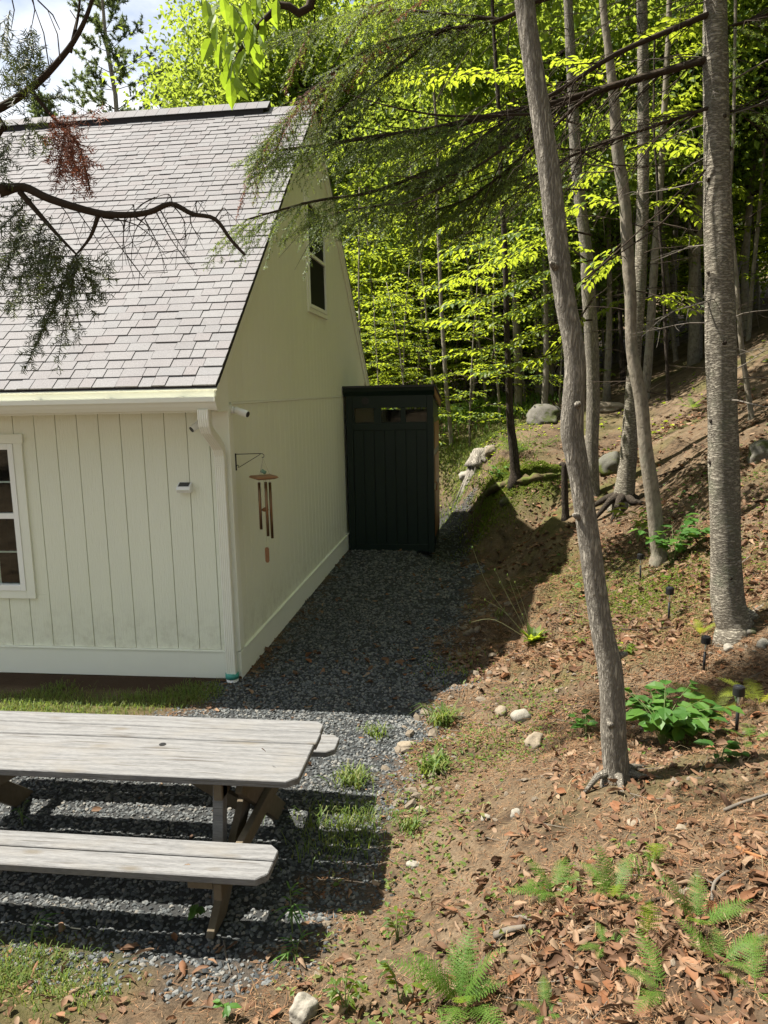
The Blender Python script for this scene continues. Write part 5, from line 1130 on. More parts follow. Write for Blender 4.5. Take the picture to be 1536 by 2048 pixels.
# gravel stones
ico_v = []; ph = (1+5**.5)/2
for a in (-1, 1):
    for b in (-ph, ph): ico_v += [(0, a, b), (a, b, 0), (b, 0, a)]
ico_v = unit(np.array(ico_v))
def hull_faces(V):
    bm = bmesh.new(); [bm.verts.new(tuple(v)) for v in V]; bm.verts.ensure_lookup_table(); bmesh.ops.convex_hull(bm, input=bm.verts); bm.verts.index_update(); F = [[v.index for v in f.verts] for f in bm.faces]; bm.free(); return np.array(F)
ico_f = hull_faces(ico_v)
def stones(name, X, Y, S, mat, sink=.25, flat=.62, jag=.28, parent=None):
    n = len(X); Z = height(X, Y); V = ico_v[None]*(1+jag*(dg.random((n, 12, 1))-.5)*2)
    sc = S[:, None, None]*np.stack([1+.5*dg.random(n), .75+.3*dg.random(n), flat*(.7+.6*dg.random(n))], 1)[:, None, :]
    V = V*sc; a = dg.random(n)*6.28; tl = (dg.random(n)-.5)*.8
    x = V[..., 0]; z = V[..., 2]; V = np.stack([x*np.cos(tl)[:, None]+z*np.sin(tl)[:, None], V[..., 1], -x*np.sin(tl)[:, None]+z*np.cos(tl)[:, None]], -1)
    x = V[..., 0]; y = V[..., 1]; V = np.stack([x*np.cos(a)[:, None]-y*np.sin(a)[:, None], x*np.sin(a)[:, None]+y*np.cos(a)[:, None], V[..., 2]], -1)
    V = V+np.stack([X, Y, Z+S*flat*(.6-sink)], 1)[:, None, :]; F = (ico_f[None]+np.arange(n)[:, None, None]*12).reshape(-1, 3); o = np_obj(name, V.reshape(-1, 3), F, mat, parent); o['kind'] = 'stuff'; return o
def scatter(x0, x1, y0, y1, n): return x0+(x1-x0)*dg.random(n), y0+(y1-y0)*dg.random(n)
def grav(x0, x1, y0, y1, dens, s0, s1):
    n = int((x1-x0)*(y1-y0)*dens); X, Y = scatter(x0, x1, y0, y1, n); k = dg.random(n) < gravel_mask(X, Y)**.8; X, Y = X[k], Y[k]; return X, Y, s0+(s1-s0)*dg.random(len(X))**1.6
parts_ = [grav(-4.6, .2, 2.7, 6.4, 2600, .0070, .0145), grav(-2.15, .4, 6.4, 9, 1700, .0085, .016), grav(-2.15, .6, 9, 15, 700, .013, .022)]
X, Y, S = [np.concatenate([p[i] for p in parts_]) for i in range(3)]
tag(stones('gravel', X, Y, S, M_GRAV), 'blue grey crushed gravel covering the yard and side path', 'gravel', kind='stuff')
# small loose pebbles on the slope
X, Y = scatter(-1.2, 2.6, 2.2, 9, 1700); k = (gravel_mask(X, Y) < .4) & (vnoise(X, Y, 1.3)+.5*vnoise(X, Y, 4) > -.02); X, Y = X[k], Y[k]
tag(stones('pebbles', X, Y, .006+.018*dg.random(len(X))**3, M_PEB, .3), 'small pale pebbles strewn over the earth slope', 'pebbles', kind='stuff')
X, Y = scatter(-1.1, .6, 4.3, 8.6, 520); sd = poly_sd(GRAVEL, X, Y); k = (sd > -.1) & (sd < .45); X, Y = X[k], Y[k]
tag(stones('bank_stones', X, Y, .012+.035*dg.random(len(X))**2.2, M_PEB, .3), 'loose stones along the foot of the bank by the gravel', 'stones', kind='stuff')
X, Y = scatter(-1.1, 3.0, 2.0, 7.5, 15000); k = (dg.random(len(X)) < (1-gravel_mask(X, Y))*np.clip(.5+1.5*vnoise(X, Y, 1.6), .05, 1)); X, Y = X[k], Y[k]
M_CRUMB = m_rock('soil_crumb', (.045, .028, .017), (.13, .088, .055))
tag(stones('soil_crumbs', X, Y, .003+.010*dg.random(len(X))**2.5, M_CRUMB, .2), 'crumbly brown earth clods scattered over the slope', 'soil', kind='stuff')
# single rocks one can point at
def rock(px, py, w, label, mat=M_ROCK, hgt=.7, seed=0, dep=.85):
    p = ground(px, py); dist = float((np.array(p)-cO)@cF); s = w*.5*dist/FPX; bm = bmesh.new(); bmesh.ops.create_icosphere(bm, subdivisions=4 if w > 60 else 3, radius=1); rg = np.random.default_rng(int(px*7+py)); ph_ = rg.random(12)*6.28; dirs = unit(rg.normal(size=(14, 3)))
    for v in bm.verts:
        c = np.array(v.co); f = 1+.06*math.sin(3*c[0]+ph_[0])+.06*math.sin(4*c[1]+ph_[1]+2*c[2])+.035*math.sin(9*c[2]+ph_[2]+5*c[0])+.02*math.sin(17*c[0]+ph_[3]+6*c[1])+.02*math.sin(15*c[1]+ph_[4]+9*c[2])+rg.uniform(-.012, .012)
        for d in dirs:
            q = c@d
            if q > .80: f *= 1-(q-.80)*.8
        v.co = Vector(c*f*np.array([s, s*dep, s*hgt]))
    me = bpy.data.meshes.new('rock'); bm.to_mesh(me); bm.free(); me.polygons.foreach_set('use_smooth', np.ones(len(me.polygons), bool)); o = link('rock', me, mat); o.location = p+Vector((0, s*.35, s*hgt*.12)); o.rotation_euler = (rg.uniform(-.2, .2), rg.uniform(-.25, .25), rg.uniform(0, 6.28) if dep > .8 else rg.uniform(-.3, .3)); return tag(o, label, 'rock')
for a in [(605,2040,68,'tall pale granite rock at the bottom edge of the picture', M_ROCKW, 1.15), (1070,1490,48,'largest rounded tan rock left of the slim furrowed tree', M_ROCK, .8), (1042,1440,46,'pale slab rock above the largest tan rock left of the slim tree', M_ROCKW, .75), (1005,1428,34,'brown rock half buried beside the pale slab rock', M_ROCK, .7),
          (812,1495,38,'tan stone at the gravel edge beside the weed rosette', M_ROCK, .55), (1032,1633,28,'small pale upright stone below the largest tan rock', M_ROCKW, .95), (972,1640,32,'flat whitish stone on the slope left of the small upright stone', M_ROCKW, .5), (840,1622,24,'small tan stone right of the grass in the table shade', M_ROCK, .6),
          (828,1735,30,'small pale stone just below the table shadow', M_ROCKW, .5), (1365,1660,30,'flat tan stone right of the single fern frond', M_ROCK, .4), (1270,1650,36,'flat pinkish stone below the foot of the slim tree', M_ROCK, .35), (1460,1298,26,'white stone between hemlock roots and path light', M_ROCKW, .7), (1503,1268,34,'grey rounded stone against the hemlock root', M_ROCKG, .7), (1531,1292,30,'pale stone at the right edge beside the hemlock root', M_ROCKW, .9),
          (1525,918,70,'grey boulder at the right edge half way up the slope', M_ROCKG, 1.0), (1095,842,92,'large grey boulder lying on the slope above the mossy bank', M_ROCKG, .6), (1228,940,68,'moss covered rock left of the dark birch roots', M_ROCKM, .9), (1215,822,90,'flat pale ledge on the slope right of the large boulder', M_ROCK, .35), (935,955,40,'pale rock below the old stump', M_ROCKW, .6), (1010,1005,30,'grey stone under the mossy lip of the bank', M_ROCKG, .7),
          (985,905,34,'tan rock right beside the old stump', M_ROCK, .7), (1170,880,40,'flat stone on the slope behind the slim tree', M_ROCK, .4)]:
    rock(*a)
# old stump
M_STUMP = m_bark('bleached_stump_wood', (.10, .088, .072), (.38, .35, .30), (40, 40, 9), .8)
sp = ground(962, 915)-Vector((0, 0, .06)); s_ = thing('tree_stump', sp, 'bleached old stump with spreading roots above the bank', 'stump')
m = MB(); rg = random.Random(2); bark_tube(m, [sp+Vector((0, 0, z)) for z in (-.1, 0, .1, .2, .24)], [.30, .25, .19, .17, .12], 14, rg, .30); m.build('bole', M_STUMP, s_, 0, True)
for a, L in [(-2.7, .62), (-2.2, .5), (-1.3, .34), (3.1, .5), (-.4, .3)]:
    e = Vector((math.cos(a), math.sin(a), 0)); q = sp+e*L; MB().tube([sp+e*.1+Vector((0, 0, .12)), sp+e*L*.5+Vector((0, 0, hz(*(sp+e*L*.5).xy)-sp.z+.05)), Vector((q.x, q.y, hz(q.x, q.y)))], [.11, .07, .03], 7).build('root', M_STUMP, s_, 0, True)
# moss covered sod lip over the hollow of the bank
sd_ = [ground(px, py)+Vector((0, 0, -.015)) for px, py in [(958,1022),(968,1000),(985,980),(1010,970),(1045,962),(1085,955),(1125,948)]]
m = MB(); pp = smooth_path(sd_, 5); rg = random.Random(41); bark_tube(m, pp, [(.03+.065*math.sin(math.pi*i/(len(pp)-1)))*rg.uniform(.75, 1.25) for i in range(len(pp))], 14, rg, .35)
sod = m.build('moss_sod', m_rock('sod_moss', (.045, .032, .02), (.09, .075, .03), (.075, .09, .018)), None, 0, True); tag(sod, 'mossy sod lip overhanging the shaded bank hollow', 'sod')
# ---------------------------------------------------- fallen leaves
def curl_leaf(seed, L=1.0, W=.5):
    rg = random.Random(seed); nxn, nyn = 4, 5; V = []; k1 = rg.uniform(.6, 3.2)*rg.choice((1, 1, -1)); k2 = rg.uniform(-1.6, 1.6); tw_ = rg.uniform(-.8, .8)
    for j in range(nyn+1):
        t = j/nyn; w = W*math.sin(math.pi*min(max(t*.93+.05, 0), 1))**.75*(1-.25*t)*rg.uniform(.78, 1.18); sk = rg.uniform(-.05, .05)
        for i in range(nxn+1):
            u = (i/nxn-.5)*2; a = k1*u*.9; r = 1/(abs(k1)+.01)
            x = w*.5*math.sin(a)/(abs(k1)*.9+.01)*1.0 if abs(k1) > .05 else w*.5*u; z = w*.5*(1-math.cos(a))/(abs(k1)*.9+.01)*(1 if k1 > 0 else -1)
            yv = t-.5; z += k2*.35*yv*yv+rg.uniform(-.012, .012); c, s = math.cos(tw_*yv), math.sin(tw_*yv); V.append((x*c-z*s+sk+rg.uniform(-.02, .02), yv*L+rg.uniform(-.03, .03), x*s+z*c+rg.uniform(-.025, .025)))
    F = []
    for j in range(nyn):
        for i in range(nxn): a = j*(nxn+1)+i; F.append((a, a+1, a+nxn+2, a+nxn+1))
    return np.array(V), np.array(F)
CL = [curl_leaf(i, 1, .36+.09*(i % 4)) for i in range(8)]
CLM = []
for V_, F_ in CL: me = np_mesh('fallen_leaf', V_, F_, True); me.materials.append(M_DEAD); CLM.append(me)
rl = random.Random(6)
def leaf_spot():
    while True:
        r = rl.random()
        if r < .68: px, py = rl.gauss(1220, 150), rl.gauss(1900, 85)
        elif r < .82: px, py = rl.uniform(60, 900), rl.uniform(1885, 2040)
        elif r < .9: px, py = rl.uniform(820, 1500), rl.uniform(1560, 1850)
        else: px, py = rl.uniform(860, 1120), rl.uniform(1640, 1850)
        if 0 < px < 1536 and 1560 < py < 2046: return px, py
lab_leaf = 'dry curled brown leaf lying on the foreground slope'
for k in range(300):
    px, py = leaf_spot(); p = ground(px, py); L = rl.uniform(.045, .105); o = bpy.data.objects.new('fallen_leaf', CLM[rl.randrange(8)]); COL.objects.link(o)
    o.location = p+Vector((0, 0, .012+rl.random()*.012)); o.rotation_euler = (rl.gauss(0, .38), rl.gauss(0, .45), rl.uniform(0, 6.28)); o.scale = (L, L, L); tag(o, lab_leaf, 'leaf', 'dry leaves on the foreground slope')
def chip(seed):
    rg = random.Random(seed); V = []
    k1 = rg.uniform(-.6, .6)
    for j in range(4):
        t = j/3; w = .5*math.sin(math.pi*(.12+.78*t))**.8*rg.uniform(.6, 1.2)
        for i in range(3): u = i-1; V.append((u*w*.5+rg.uniform(-.06, .06), t-.5+rg.uniform(-.06, .06), abs(u)*w*k1+rg.uniform(-.06, .06)))
    return np.array(V), np.array([(j*3+i, j*3+i+1, j*3+i+4, j*3+i+3) for j in range(3) for i in range(2)])
CHIPS = [chip(50+i) for i in range(8)]
def leaf_stuff(name, X, Y, Ls, label, tilt=.35):
    n = len(X); Z = height(X, Y)+.006+.012*dg.random(n); vs = []; fs = []; off = 0
    for v in range(8):
        k = np.where(np.arange(n) % 8 == v)[0]; V_, F_ = CHIPS[v]; a = dg.random(len(k))*6.28; b = dg.normal(size=len(k))*tilt; c = dg.normal(size=len(k))*tilt; q = V_[None]*Ls[k][:, None, None]
        x, y, z = q[..., 0], q[..., 1], q[..., 2]; y, z = y*np.cos(b)[:, None]-z*np.sin(b)[:, None], y*np.sin(b)[:, None]+z*np.cos(b)[:, None]; x, z = x*np.cos(c)[:, None]-z*np.sin(c)[:, None], x*np.sin(c)[:, None]+z*np.cos(c)[:, None]; x, y = x*np.cos(a)[:, None]-y*np.sin(a)[:, None], x*np.sin(a)[:, None]+y*np.cos(a)[:, None]
        P = np.stack([x+X[k][:, None], y+Y[k][:, None], z+Z[k][:, None]], -1); m_ = len(V_); vs.append(P.reshape(-1, 3)); fs.append((F_[None]+(off+np.arange(len(k))*m_)[:, None, None]).reshape(-1, 4)); off += len(k)*m_
    o = np_obj(name, np.concatenate(vs), np.concatenate(fs), M_DEAD, None, True); return tag(o, label, 'leaf litter', kind='stuff')
XX, YY = scatter(-3.5, 5.5, 1.9, 14, 95000); pb = np.clip(np.where(YY < 6.5, .22+.25*np.clip((XX-.2)/.8, 0, 1)+.15*np.clip((3.0-YY)/.5, 0, 1), .3)+.85*np.clip((vnoise(XX, YY, .8)+.5*vnoise(XX, YY, 2.5)), -.2, .5)+np.exp(-((XX-.5)**2/.35+(YY-2.45)**2/.22))*1.1, 0, 1)*(1-np.where(YY < 3.15, .45, .87)*gravel_mask(XX, YY))*np.where((XX < -1.2) & (YY > 3.2), .55, 1)*np.where(YY > 8, .45, 1)
pb = pb*np.where((XX > -2.4) | (YY < 3.2), 1, 0); k = dg.random(len(XX)) < pb; XX, YY = XX[k], YY[k]
leaf_stuff('leaf_litter', XX, YY, (.012+.058*dg.random(len(XX))**1.7)*np.where(YY > 6, 1.5, 1), 'scattered brown leaf litter over the slope and yard edge')
# needle straw
XX, YY = scatter(-2.6, 3.8, 2.0, 9.5, 260000); pb = np.clip(.55+.9*(vnoise(XX, YY, 1.1)+.5*vnoise(XX, YY, 3)), 0, 1)*(1-gravel_mask(XX, YY))*np.where(XX < -1, .35, 1); k = dg.random(len(XX)) < pb; XX, YY = XX[k], YY[k]; n = len(XX)
ZZ = height(XX, YY); a = dg.random(n)*6.28; L = (.018+.04*dg.random(n))*np.where(YY > 5, 1.4, 1); D = np.stack([np.cos(a), np.sin(a), .12*dg.normal(size=n)], 1); Sd = np.stack([-np.sin(a), np.cos(a), 0*a], 1)*(.0012+.0010*dg.random(n))[:, None]*np.where(YY > 5, 1.8, 1)[:, None]
P = np.stack([XX, YY, ZZ+.004+.008*dg.random(n)], 1); V = np.stack([P-Sd, P+Sd, P+D*L[:, None]], 1).reshape(-1, 3); o = np_obj('needle_litter', V, np.arange(len(V)).reshape(-1, 3), M_STRAW); tag(o, 'fine reddish needle litter covering the forest floor', 'needle litter', kind='stuff')
# twigs on the ground: joined small debris
m = MB(); rg = random.Random(12)
for k in range(260):
    x, y = rg.uniform(-1.2, 3.2), rg.uniform(2.2, 9.5)
    if gravel_mask(np.array([x]), np.array([y]))[0] > .5: continue
    a = rg.uniform(0, 6.28); L = rg.uniform(.05, .28); pts = []
    for q in range(4):
        u = x+math.cos(a)*L*q/3+rg.uniform(-.006, .006); v = y+math.sin(a)*L*q/3+rg.uniform(-.006, .006); pts.append((u, v, hz(u, v)+.008+rg.uniform(0, .008)))
    m.tube(pts, [.0028, .0026, .002, .001], 4, False)
tag(m.build('twig_litter', M_TWIGG), 'small dead twigs strewn on the forest floor', 'twigs', kind='stuff')
def stick(pts, r, label, mat=M_TWIGG):
    P = []
    for px, py in pts: g = ground(px, py); P.append(g+Vector((0, 0, r*1.2)))
    pp = smooth_path(P, 4); n = len(pp); m = MB(); bark_tube(m, pp, [r*(1-.45*i/(n-1)) for i in range(n)], 7, random.Random(int(pts[0][0])), .15); o = m.build('dead_stick', mat, None, 0, True); return tag(o, label, 'stick')
stick([(990,1880),(1020,1868),(1052,1862)], .016, 'short grey weathered stick left of the leaf pile')
stick([(1025,1842),(1045,1838),(1075,1852)], .009, 'thin forked grey stick just above the weathered stick')
stick([(1425,1815),(1427,1775),(1445,1755),(1462,1742)], .008, 'bent pale stick standing out right of the fern fronds')
stick([(1380,1752),(1405,1760),(1425,1770)], .006, 'thin grey stick meeting the bent pale stick')
stick([(1448,1625),(1480,1612),(1540,1592)], .009, 'long pale stick at the right edge below the path light')
stick([(895,1875),(900,1910),(912,1950)], .006, 'thin pale stick at the shadow edge below the bench leg', M_TWIGG) if False else stick([(448,1885),(452,1915),(462,1950)], .006, 'thin pale stick below the near bench leg')
stick([(1080,1790),(1110,1782),(1130,1790)], .008, 'pale stick half hidden among the leaf pile ferns')
stick([(1290,1810),(1330,1800),(1370,1812)], .007, 'dark curved stick among the dry leaves', M_TWIG)
stick([(1475,1700),(1500,1712),(1530,1722)], .009, 'reddish peeled stick at the right edge above the leaf pile', M_CHWOOD)
stick([(1235,1260),(1290,1262),(1350,1255)], .008, 'dark long stick on the ground between the path lights', M_TWIG)
stick([(1300,960),(1360,940),(1410,930)], .012, 'long dark fallen branch high on the right slope', M_TWIG)
stick([(1420,1185),(1470,1140),(1500,1115)], .010, 'pale straight stick right of the tall hemlock')
# ---------------------------------------------------- grass
def blades(name, X, Y, H, mat, label=None, cat=None, lean=.5, wd=.0035, parent=None, kind=None, base=None):
    n = len(X); Z = height(X, Y) if base is None else base; a = dg.random(n)*6.28; ln = lean*(.3+dg.random(n)); D = np.stack([np.cos(a), np.sin(a), 0*a], 1); Sd = np.stack([-np.sin(a), np.cos(a), 0*a], 1)*(wd*(.7+.6*dg.random(n)))[:, None]; P = np.stack([X, Y, Z-.005], 1); h = (H*(.5+.7*dg.random(n)))[:, None]; up = np.array([[0, 0, 1.]])
    p1 = P+up*h*.5+D*h*ln[:, None]*.2; p2 = P+up*h*.85+D*h*ln[:, None]*.62; p3 = P+up*h*(.98-.35*ln[:, None])+D*h*ln[:, None]*1.1
    V = np.stack([P-Sd, P+Sd, p1-Sd*.85, p1+Sd*.85, p2-Sd*.55, p2+Sd*.55, p3], 1).reshape(-1, 3); i = np.arange(n)[:, None]*7
    F = np.concatenate([i+np.array([f]) for f in ([0, 1, 3], [0, 3, 2], [2, 3, 5], [2, 5, 4], [4, 5, 6])], 0); o = np_obj(name, V, F, mat, parent); tag(o, label, cat, kind=kind); return o
X, Y = scatter(-5.2, -2.2, 5.2, 6.3, 22000); k = dg.random(len(X)) < np.clip(.5-(poly_sd(LAWN, X, Y)+.35*vnoise(X, Y, 3))/.2, 0, 1)*np.clip(.35+1.6*vnoise(X, Y, 2.2), .03, 1); X, Y = X[k], Y[k]
blades('lawn_grass', X, Y, np.full(len(X), .055), M_GRASS, 'sparse short grass along the front of the house', 'grass', .8, .003, kind='stuff')
def grass_patch(px, py, rx, ry, n, h, label, mat=M_GRASS, wd=.003):
    p = ground(px, py); r = dg.normal(size=(n, 2))*.5; X = p.x+r[:, 0]*rx; Y = p.y+r[:, 1]*ry; return blades('grass_patch', X, Y, np.full(n, h), mat, label, 'grass', .9, wd, kind='stuff')
grass_patch(690, 1660, .30, .34, 650, .08, 'grass patch growing in the table shadow')
grass_patch(40, 1940, .30, .22, 800, .045, 'short grass patch at the lower left corner')
grass_patch(150, 1985, .22, .16, 220, .05, 'thin grass beside the fallen leaves at the lower left')
grass_patch(1300, 1180, .55, .5, 1200, .03, 'low green cover around the second path light', M_MOSS, .006)
grass_patch(1060, 945, .7, .5, 5000, .035, 'bright moss on the lip of the bank', M_MOSS, .007)
grass_patch(930, 905, .8, 1.2, 1600, .10, 'light green grass behind the shed corner', M_GRASS, .006)
grass_patch(975, 825, 1.4, 1.2, 1400, .22, 'ferny green growth at the far forest edge', M_FERN, .014)
grass_patch(1000, 1480, .4, .4, 220, .04, 'tiny weeds scattered around the rocks', M_GRASS, .005)
grass_patch(930, 1340, .3, .5, 160, .05, 'tiny weeds along the foot of the bank', M_GRASS, .005)
grass_patch(930, 965, .5, .9, 1500, .09, 'pale grass on the sunny slope behind the shed corner', M_GRASS, .006)
grass_patch(985, 985, .45, .7, 3200, .07, 'moss and short grass on the broken bank edge', M_MOSS, .008)
M_DRYG = m_leaf('dry_grass', [(.17, .12, .06), (.26, .20, .11), (.32, .26, .16)], (.3, .22, .1), .2, .8, .15)
X, Y = scatter(-1.0, 2.6, 2.1, 8, 5200); k = (gravel_mask(X, Y) < .3) & (dg.random(len(X)) < np.clip(.3+2*vnoise(X, Y, 1.9), 0, 1)); X, Y = X[k], Y[k]
blades('dry_grass', X, Y, .02+.05*dg.random(len(X)), M_DRYG, 'thin dry grass straws across the slope', 'dry grass', 2.2, .0016, kind='stuff')
X, Y = scatter(-.9, 3.0, 2.3, 9.5, 17000); k = (gravel_mask(X, Y) < .35) & (dg.random(len(X)) < np.clip(.06+2.2*vnoise(X+3, Y, 1.4), 0, 1)); X, Y = X[k], Y[k]; n = len(X); a = dg.random(n)*6.28; L = .014+.028*dg.random(n)
V, F = leaf_geo(np.stack([X, Y, height(X, Y)+.006+.02*dg.random(n)], 1), np.stack([np.cos(a), np.sin(a), .35+0*a], 1), unit(np.stack([.5*dg.normal(size=n), .5*dg.normal(size=n), 1+0*a], 1)), L, L*.6)
tag(np_obj('small_weeds', V, F, M_GRASS), 'tiny green weeds sprouting all over the slope', 'weeds', kind='stuff')
# clover-like ground cover leaves
def groundcover(px, py, rx, ry, n, label, L0=.018, mat=M_MOSS):
    p = ground(px, py); r = dg.normal(size=(n, 2))*.5; X = p.x+r[:, 0]*rx; Y = p.y+r[:, 1]*ry; k = dg.random(n) < np.clip(.6+1.4*vnoise(X, Y, 5), 0, 1); X, Y = X[k], Y[k]; n = len(X); Z = height(X, Y)+.006+.02*dg.random(n); a = dg.random(n)*6.28
    L = L0*(.6+.8*dg.random(n)); V, F = leaf_geo(np.stack([X, Y, Z], 1), np.stack([np.cos(a), np.sin(a), .2+0*a], 1), unit(np.stack([.5*dg.normal(size=n), .5*dg.normal(size=n), 1+0*a], 1)), L, L*.8); return tag(np_obj('ground_cover', V, F, mat), label, 'ground cover', kind='stuff')
groundcover(1310, 1190, .75, .75, 3500, 'yellow green low ground cover between the far path lights')
groundcover(1190, 1150, .3, .5, 500, 'low green leaves left of the pale leaning tree foot')
groundcover(1000, 1500, .5, .5, 420, 'small leafy weeds sprinkled on the slope by the rocks', .02, M_GRASS)
groundcover(900, 1330, .35, .6, 260, 'small leafy weeds at the bank foot', .02, M_GRASS)
groundcover(1000, 880, 1.1, 1.1, 1300, 'leafy green seedlings above the bank', .045, M_BEECH)
groundcover(1420, 1000, 1.3, 1.3, 500, 'small green seedlings on the shaded right slope', .045, M_SHRUB)
groundcover(1350, 820, 2.2, 2.0, 260, 'green seedlings far up the slope', .07, M_BEECH)
# ---------------------------------------------------- path lights
def path_light(px, py, top, label):
    p = ground(px, py); dist = float((np.array(p)-cO)@cF); H = (py-top)*dist/FPX/.99; H = min(max(H, .24), .31); t = thing('solar_path_light', p, label, 'path light', 'solar lights along the path'); z = p.z; tx = rnd.uniform(-.012, .012)
    def q(h): return (p.x+tx*h/H, p.y, z+h)
    MB().tube([q(-.05), q(H*.58)], .0095, 10).build('stake', M_BLACK, t, 0, True)
    MB().tube([q(H*.575), q(H*.60), q(H*.80)], [.012, .019, .026], 14, False).build('lens', M_CLEAR, t, 0, True)
    MB().tube([q(H*.60), q(H*.79)], .006, 8).build('lamp_core', M_WPLAS, t, 0, True)
    MB().tube([q(H*.795), q(H*.80), q(H*.965), q(H*.99), q(H)], [.030, .0335, .0335, .031, .02], 20).build('cap', M_BLACK, t, 0, False)
    m_ = MB().tube([q(H+.0005), q(H+.002)], [.021, .019], 14).build('solar_panel', M_SOLAR, t)
path_light(1473, 1463, 1368, 'nearest black solar path light beside the broad leaved shrub')
path_light(1407, 1343, 1270, 'second nearest black solar path light, left of the hemlock foot')
path_light(1337, 1243, 1173, 'third nearest black solar path light amid green ground cover')
path_light(1281, 1160, 1107, 'farthest black solar path light at the foot of the pale leaning tree')
# ---------------------------------------------------- ferns
def frond_mesh(seed, mat, pairs=20, arch=.9):
    rg = random.Random(seed); V = []; F = []; n = 24; rp = []; ang = R(84)
    y = z = 0.0
    for i in range(n+1):
        rp.append((0, y, z)); y += math.cos(ang)/n; z += math.sin(ang)/n; ang -= arch*1.35/n*(.3+1.2*i/n)
    for i in range(n):
        w = .006*(1-i/n)+.0012; b = len(V); V += [(-w, rp[i][1], rp[i][2]), (w, rp[i][1], rp[i][2]), (w*.9, rp[i+1][1], rp[i+1][2]), (-w*.9, rp[i+1][1], rp[i+1][2])]; F += [(b, b+1, b+2), (b, b+2, b+3)]
    for k in range(pairs):
        t = .16+.83*k/pairs; fi = t*n; i = min(int(fi), n-1); f = fi-i; p = Vector(rp[i]).lerp(Vector(rp[i+1]), f); T = (Vector(rp[i+1])-Vector(rp[i])).normalized(); L = .20*math.sin(math.pi*min(1, (t-.10)*1.02+.12))**.8*(1.05-.45*t)+.012
        nrm = Vector((1, 0, 0)).cross(T)
        for sg in (-1, 1):
            d = (Vector((sg, 0, 0))+T*.42-nrm*rg.uniform(.0, .22)).normalized(); s = d.cross(nrm).normalized(); m_ = 6; w0 = .026*(L/.2)+.008
            for q in range(m_):
                u0 = q/m_; c = p+d*L*u0; c1 = p+d*L*(u0+1/m_); ww = w0*(1-.8*u0)
                for sd in (-1, 1):
                    b = len(V); tip = c1+s*sd*ww+nrm*rg.uniform(-.004, .004); V += [tuple(c), tuple(c1), tuple(tip)]; F.append((b, b+1, b+2))
    me = np_mesh('frond', np.array(V), np.array(F)); me.materials.append(mat); return me
FR = {m_.name: [frond_mesh(i, m_, 18+i, .5+.35*i) for i in range(3)] for m_ in (M_FERN, M_FERNY)}
def fern(px, py, fronds, label, mat=M_FERN, grp='ferns on the slope'):
    p = ground(px, py); t = thing('fern', p, label, 'fern', grp); rg = random.Random(int(px+py))
    for (az, L, tilt) in fronds:
        o = bpy.data.objects.new('frond', FR[mat.name][rg.randrange(3)]); COL.objects.link(o); o.parent = t; o.rotation_euler = Euler((R(tilt), 0, R(az)), 'ZYX') if False else Euler((R(tilt), 0, R(az)), 'XYZ'); o.scale = (L, L, L)
    return t
def ring(n, L, tilt, seed, a0=0):
    rg = random.Random(seed); return [(a0+360*i/n+rg.uniform(-25, 25), L*rg.uniform(.7, 1.1), -rg.uniform(*tilt)) for i in range(n)]
fern(1308, 1732, [(175, .24, -4), (40, .08, -40)], 'single upright fern frond below the shrub')
fern(1295, 1880, [(170, .25, -5)], 'single upright fern frond among the leaf pile')
fern(1110, 1790, ring(6, .23, (25, 60), 1)+[(100, .24, -60)], 'small fern clump at the left of the leaf pile')
fern(1225, 1800, ring(6, .21, (15, 45), 2), 'small fern clump right above the leaf pile')
fern(1395, 1850, ring(6, .23, (20, 55), 3), 'fern clump with broad bright fronds right of the leaf pile')
fern(920, 2015, ring(12, .34, (8, 48), 4), 'large bushy fern at the bottom centre')
fern(1210, 1895, ring(4, .13, (25, 60), 5), 'tiny fern sprig in the middle of the leaf pile')
fern(1330, 1985, ring(5, .23, (35, 70), 6), 'spreading fern at the bottom right among dry leaves')
fern(1440, 1930, ring(5, .21, (30, 65), 7), 'arching fern near the bottom right corner')
fern(1510, 1980, ring(4, .19, (35, 65), 8), 'fern cut by the right edge at the bottom corner')
fern(1090, 2030, ring(5, .18, (30, 60), 9), 'low fern at the bottom edge right of the large bushy fern')
fern(1425, 1430, ring(6, .36, (18, 48), 10), 'yellow green fern beside the nearest path light', M_FERNY)
fern(1520, 1410, ring(6, .34, (20, 55), 11), 'yellow green fern at the right edge behind the nearest path light', M_FERNY)
fern(1400, 1270, ring(4, .22, (10, 45), 12), 'little yellow fern at the foot of the hemlock', M_FERNY)
fern(1500, 1480, ring(4, .26, (40, 70), 13), 'dark green fern right of the nearest path light')
for k, (px, py) in enumerate([(945,820),(985,818),(915,835),(1010,800)]): fern(px, py, ring(7, .7, (20, 55), 20+k), 'pale green fern in the far patch right of the shed', M_FERN, 'far ferns beyond the bank')
fern(1385, 818, ring(6, .45, (20, 55), 30), 'small fern high on the right slope left of the hemlock')
fern(1155, 600, [], '') if False else None
# ---------------------------------------------------- low bright evergreen bush by the bank tree
bp_ = ground(1055, 900); bu = thing('low_bush', bp_, 'low bright yew bush right of the moss bank tree', 'bush'); acc = []; tw = []
for k in range(70):
    a = nrg.random()*6.28; e = unit(np.array([math.cos(a), math.sin(a), .25+.9*nrg.random()])); conifer_spray(acc, tw, np.array(bp_)+np.array([math.cos(a), math.sin(a), 0])*.25*nrg.random(), e, unit(np.array([0, 0, 1.])+(nrg.random(3)-.5)*.6), .25+.5*nrg.random(), nrg, .022, .007, .012, .06, .2, .3, 5)
tri_obj('needles', acc, M_FERN, bu); twig_mb(tw, 3).build('twigs', M_TWIG, bu)
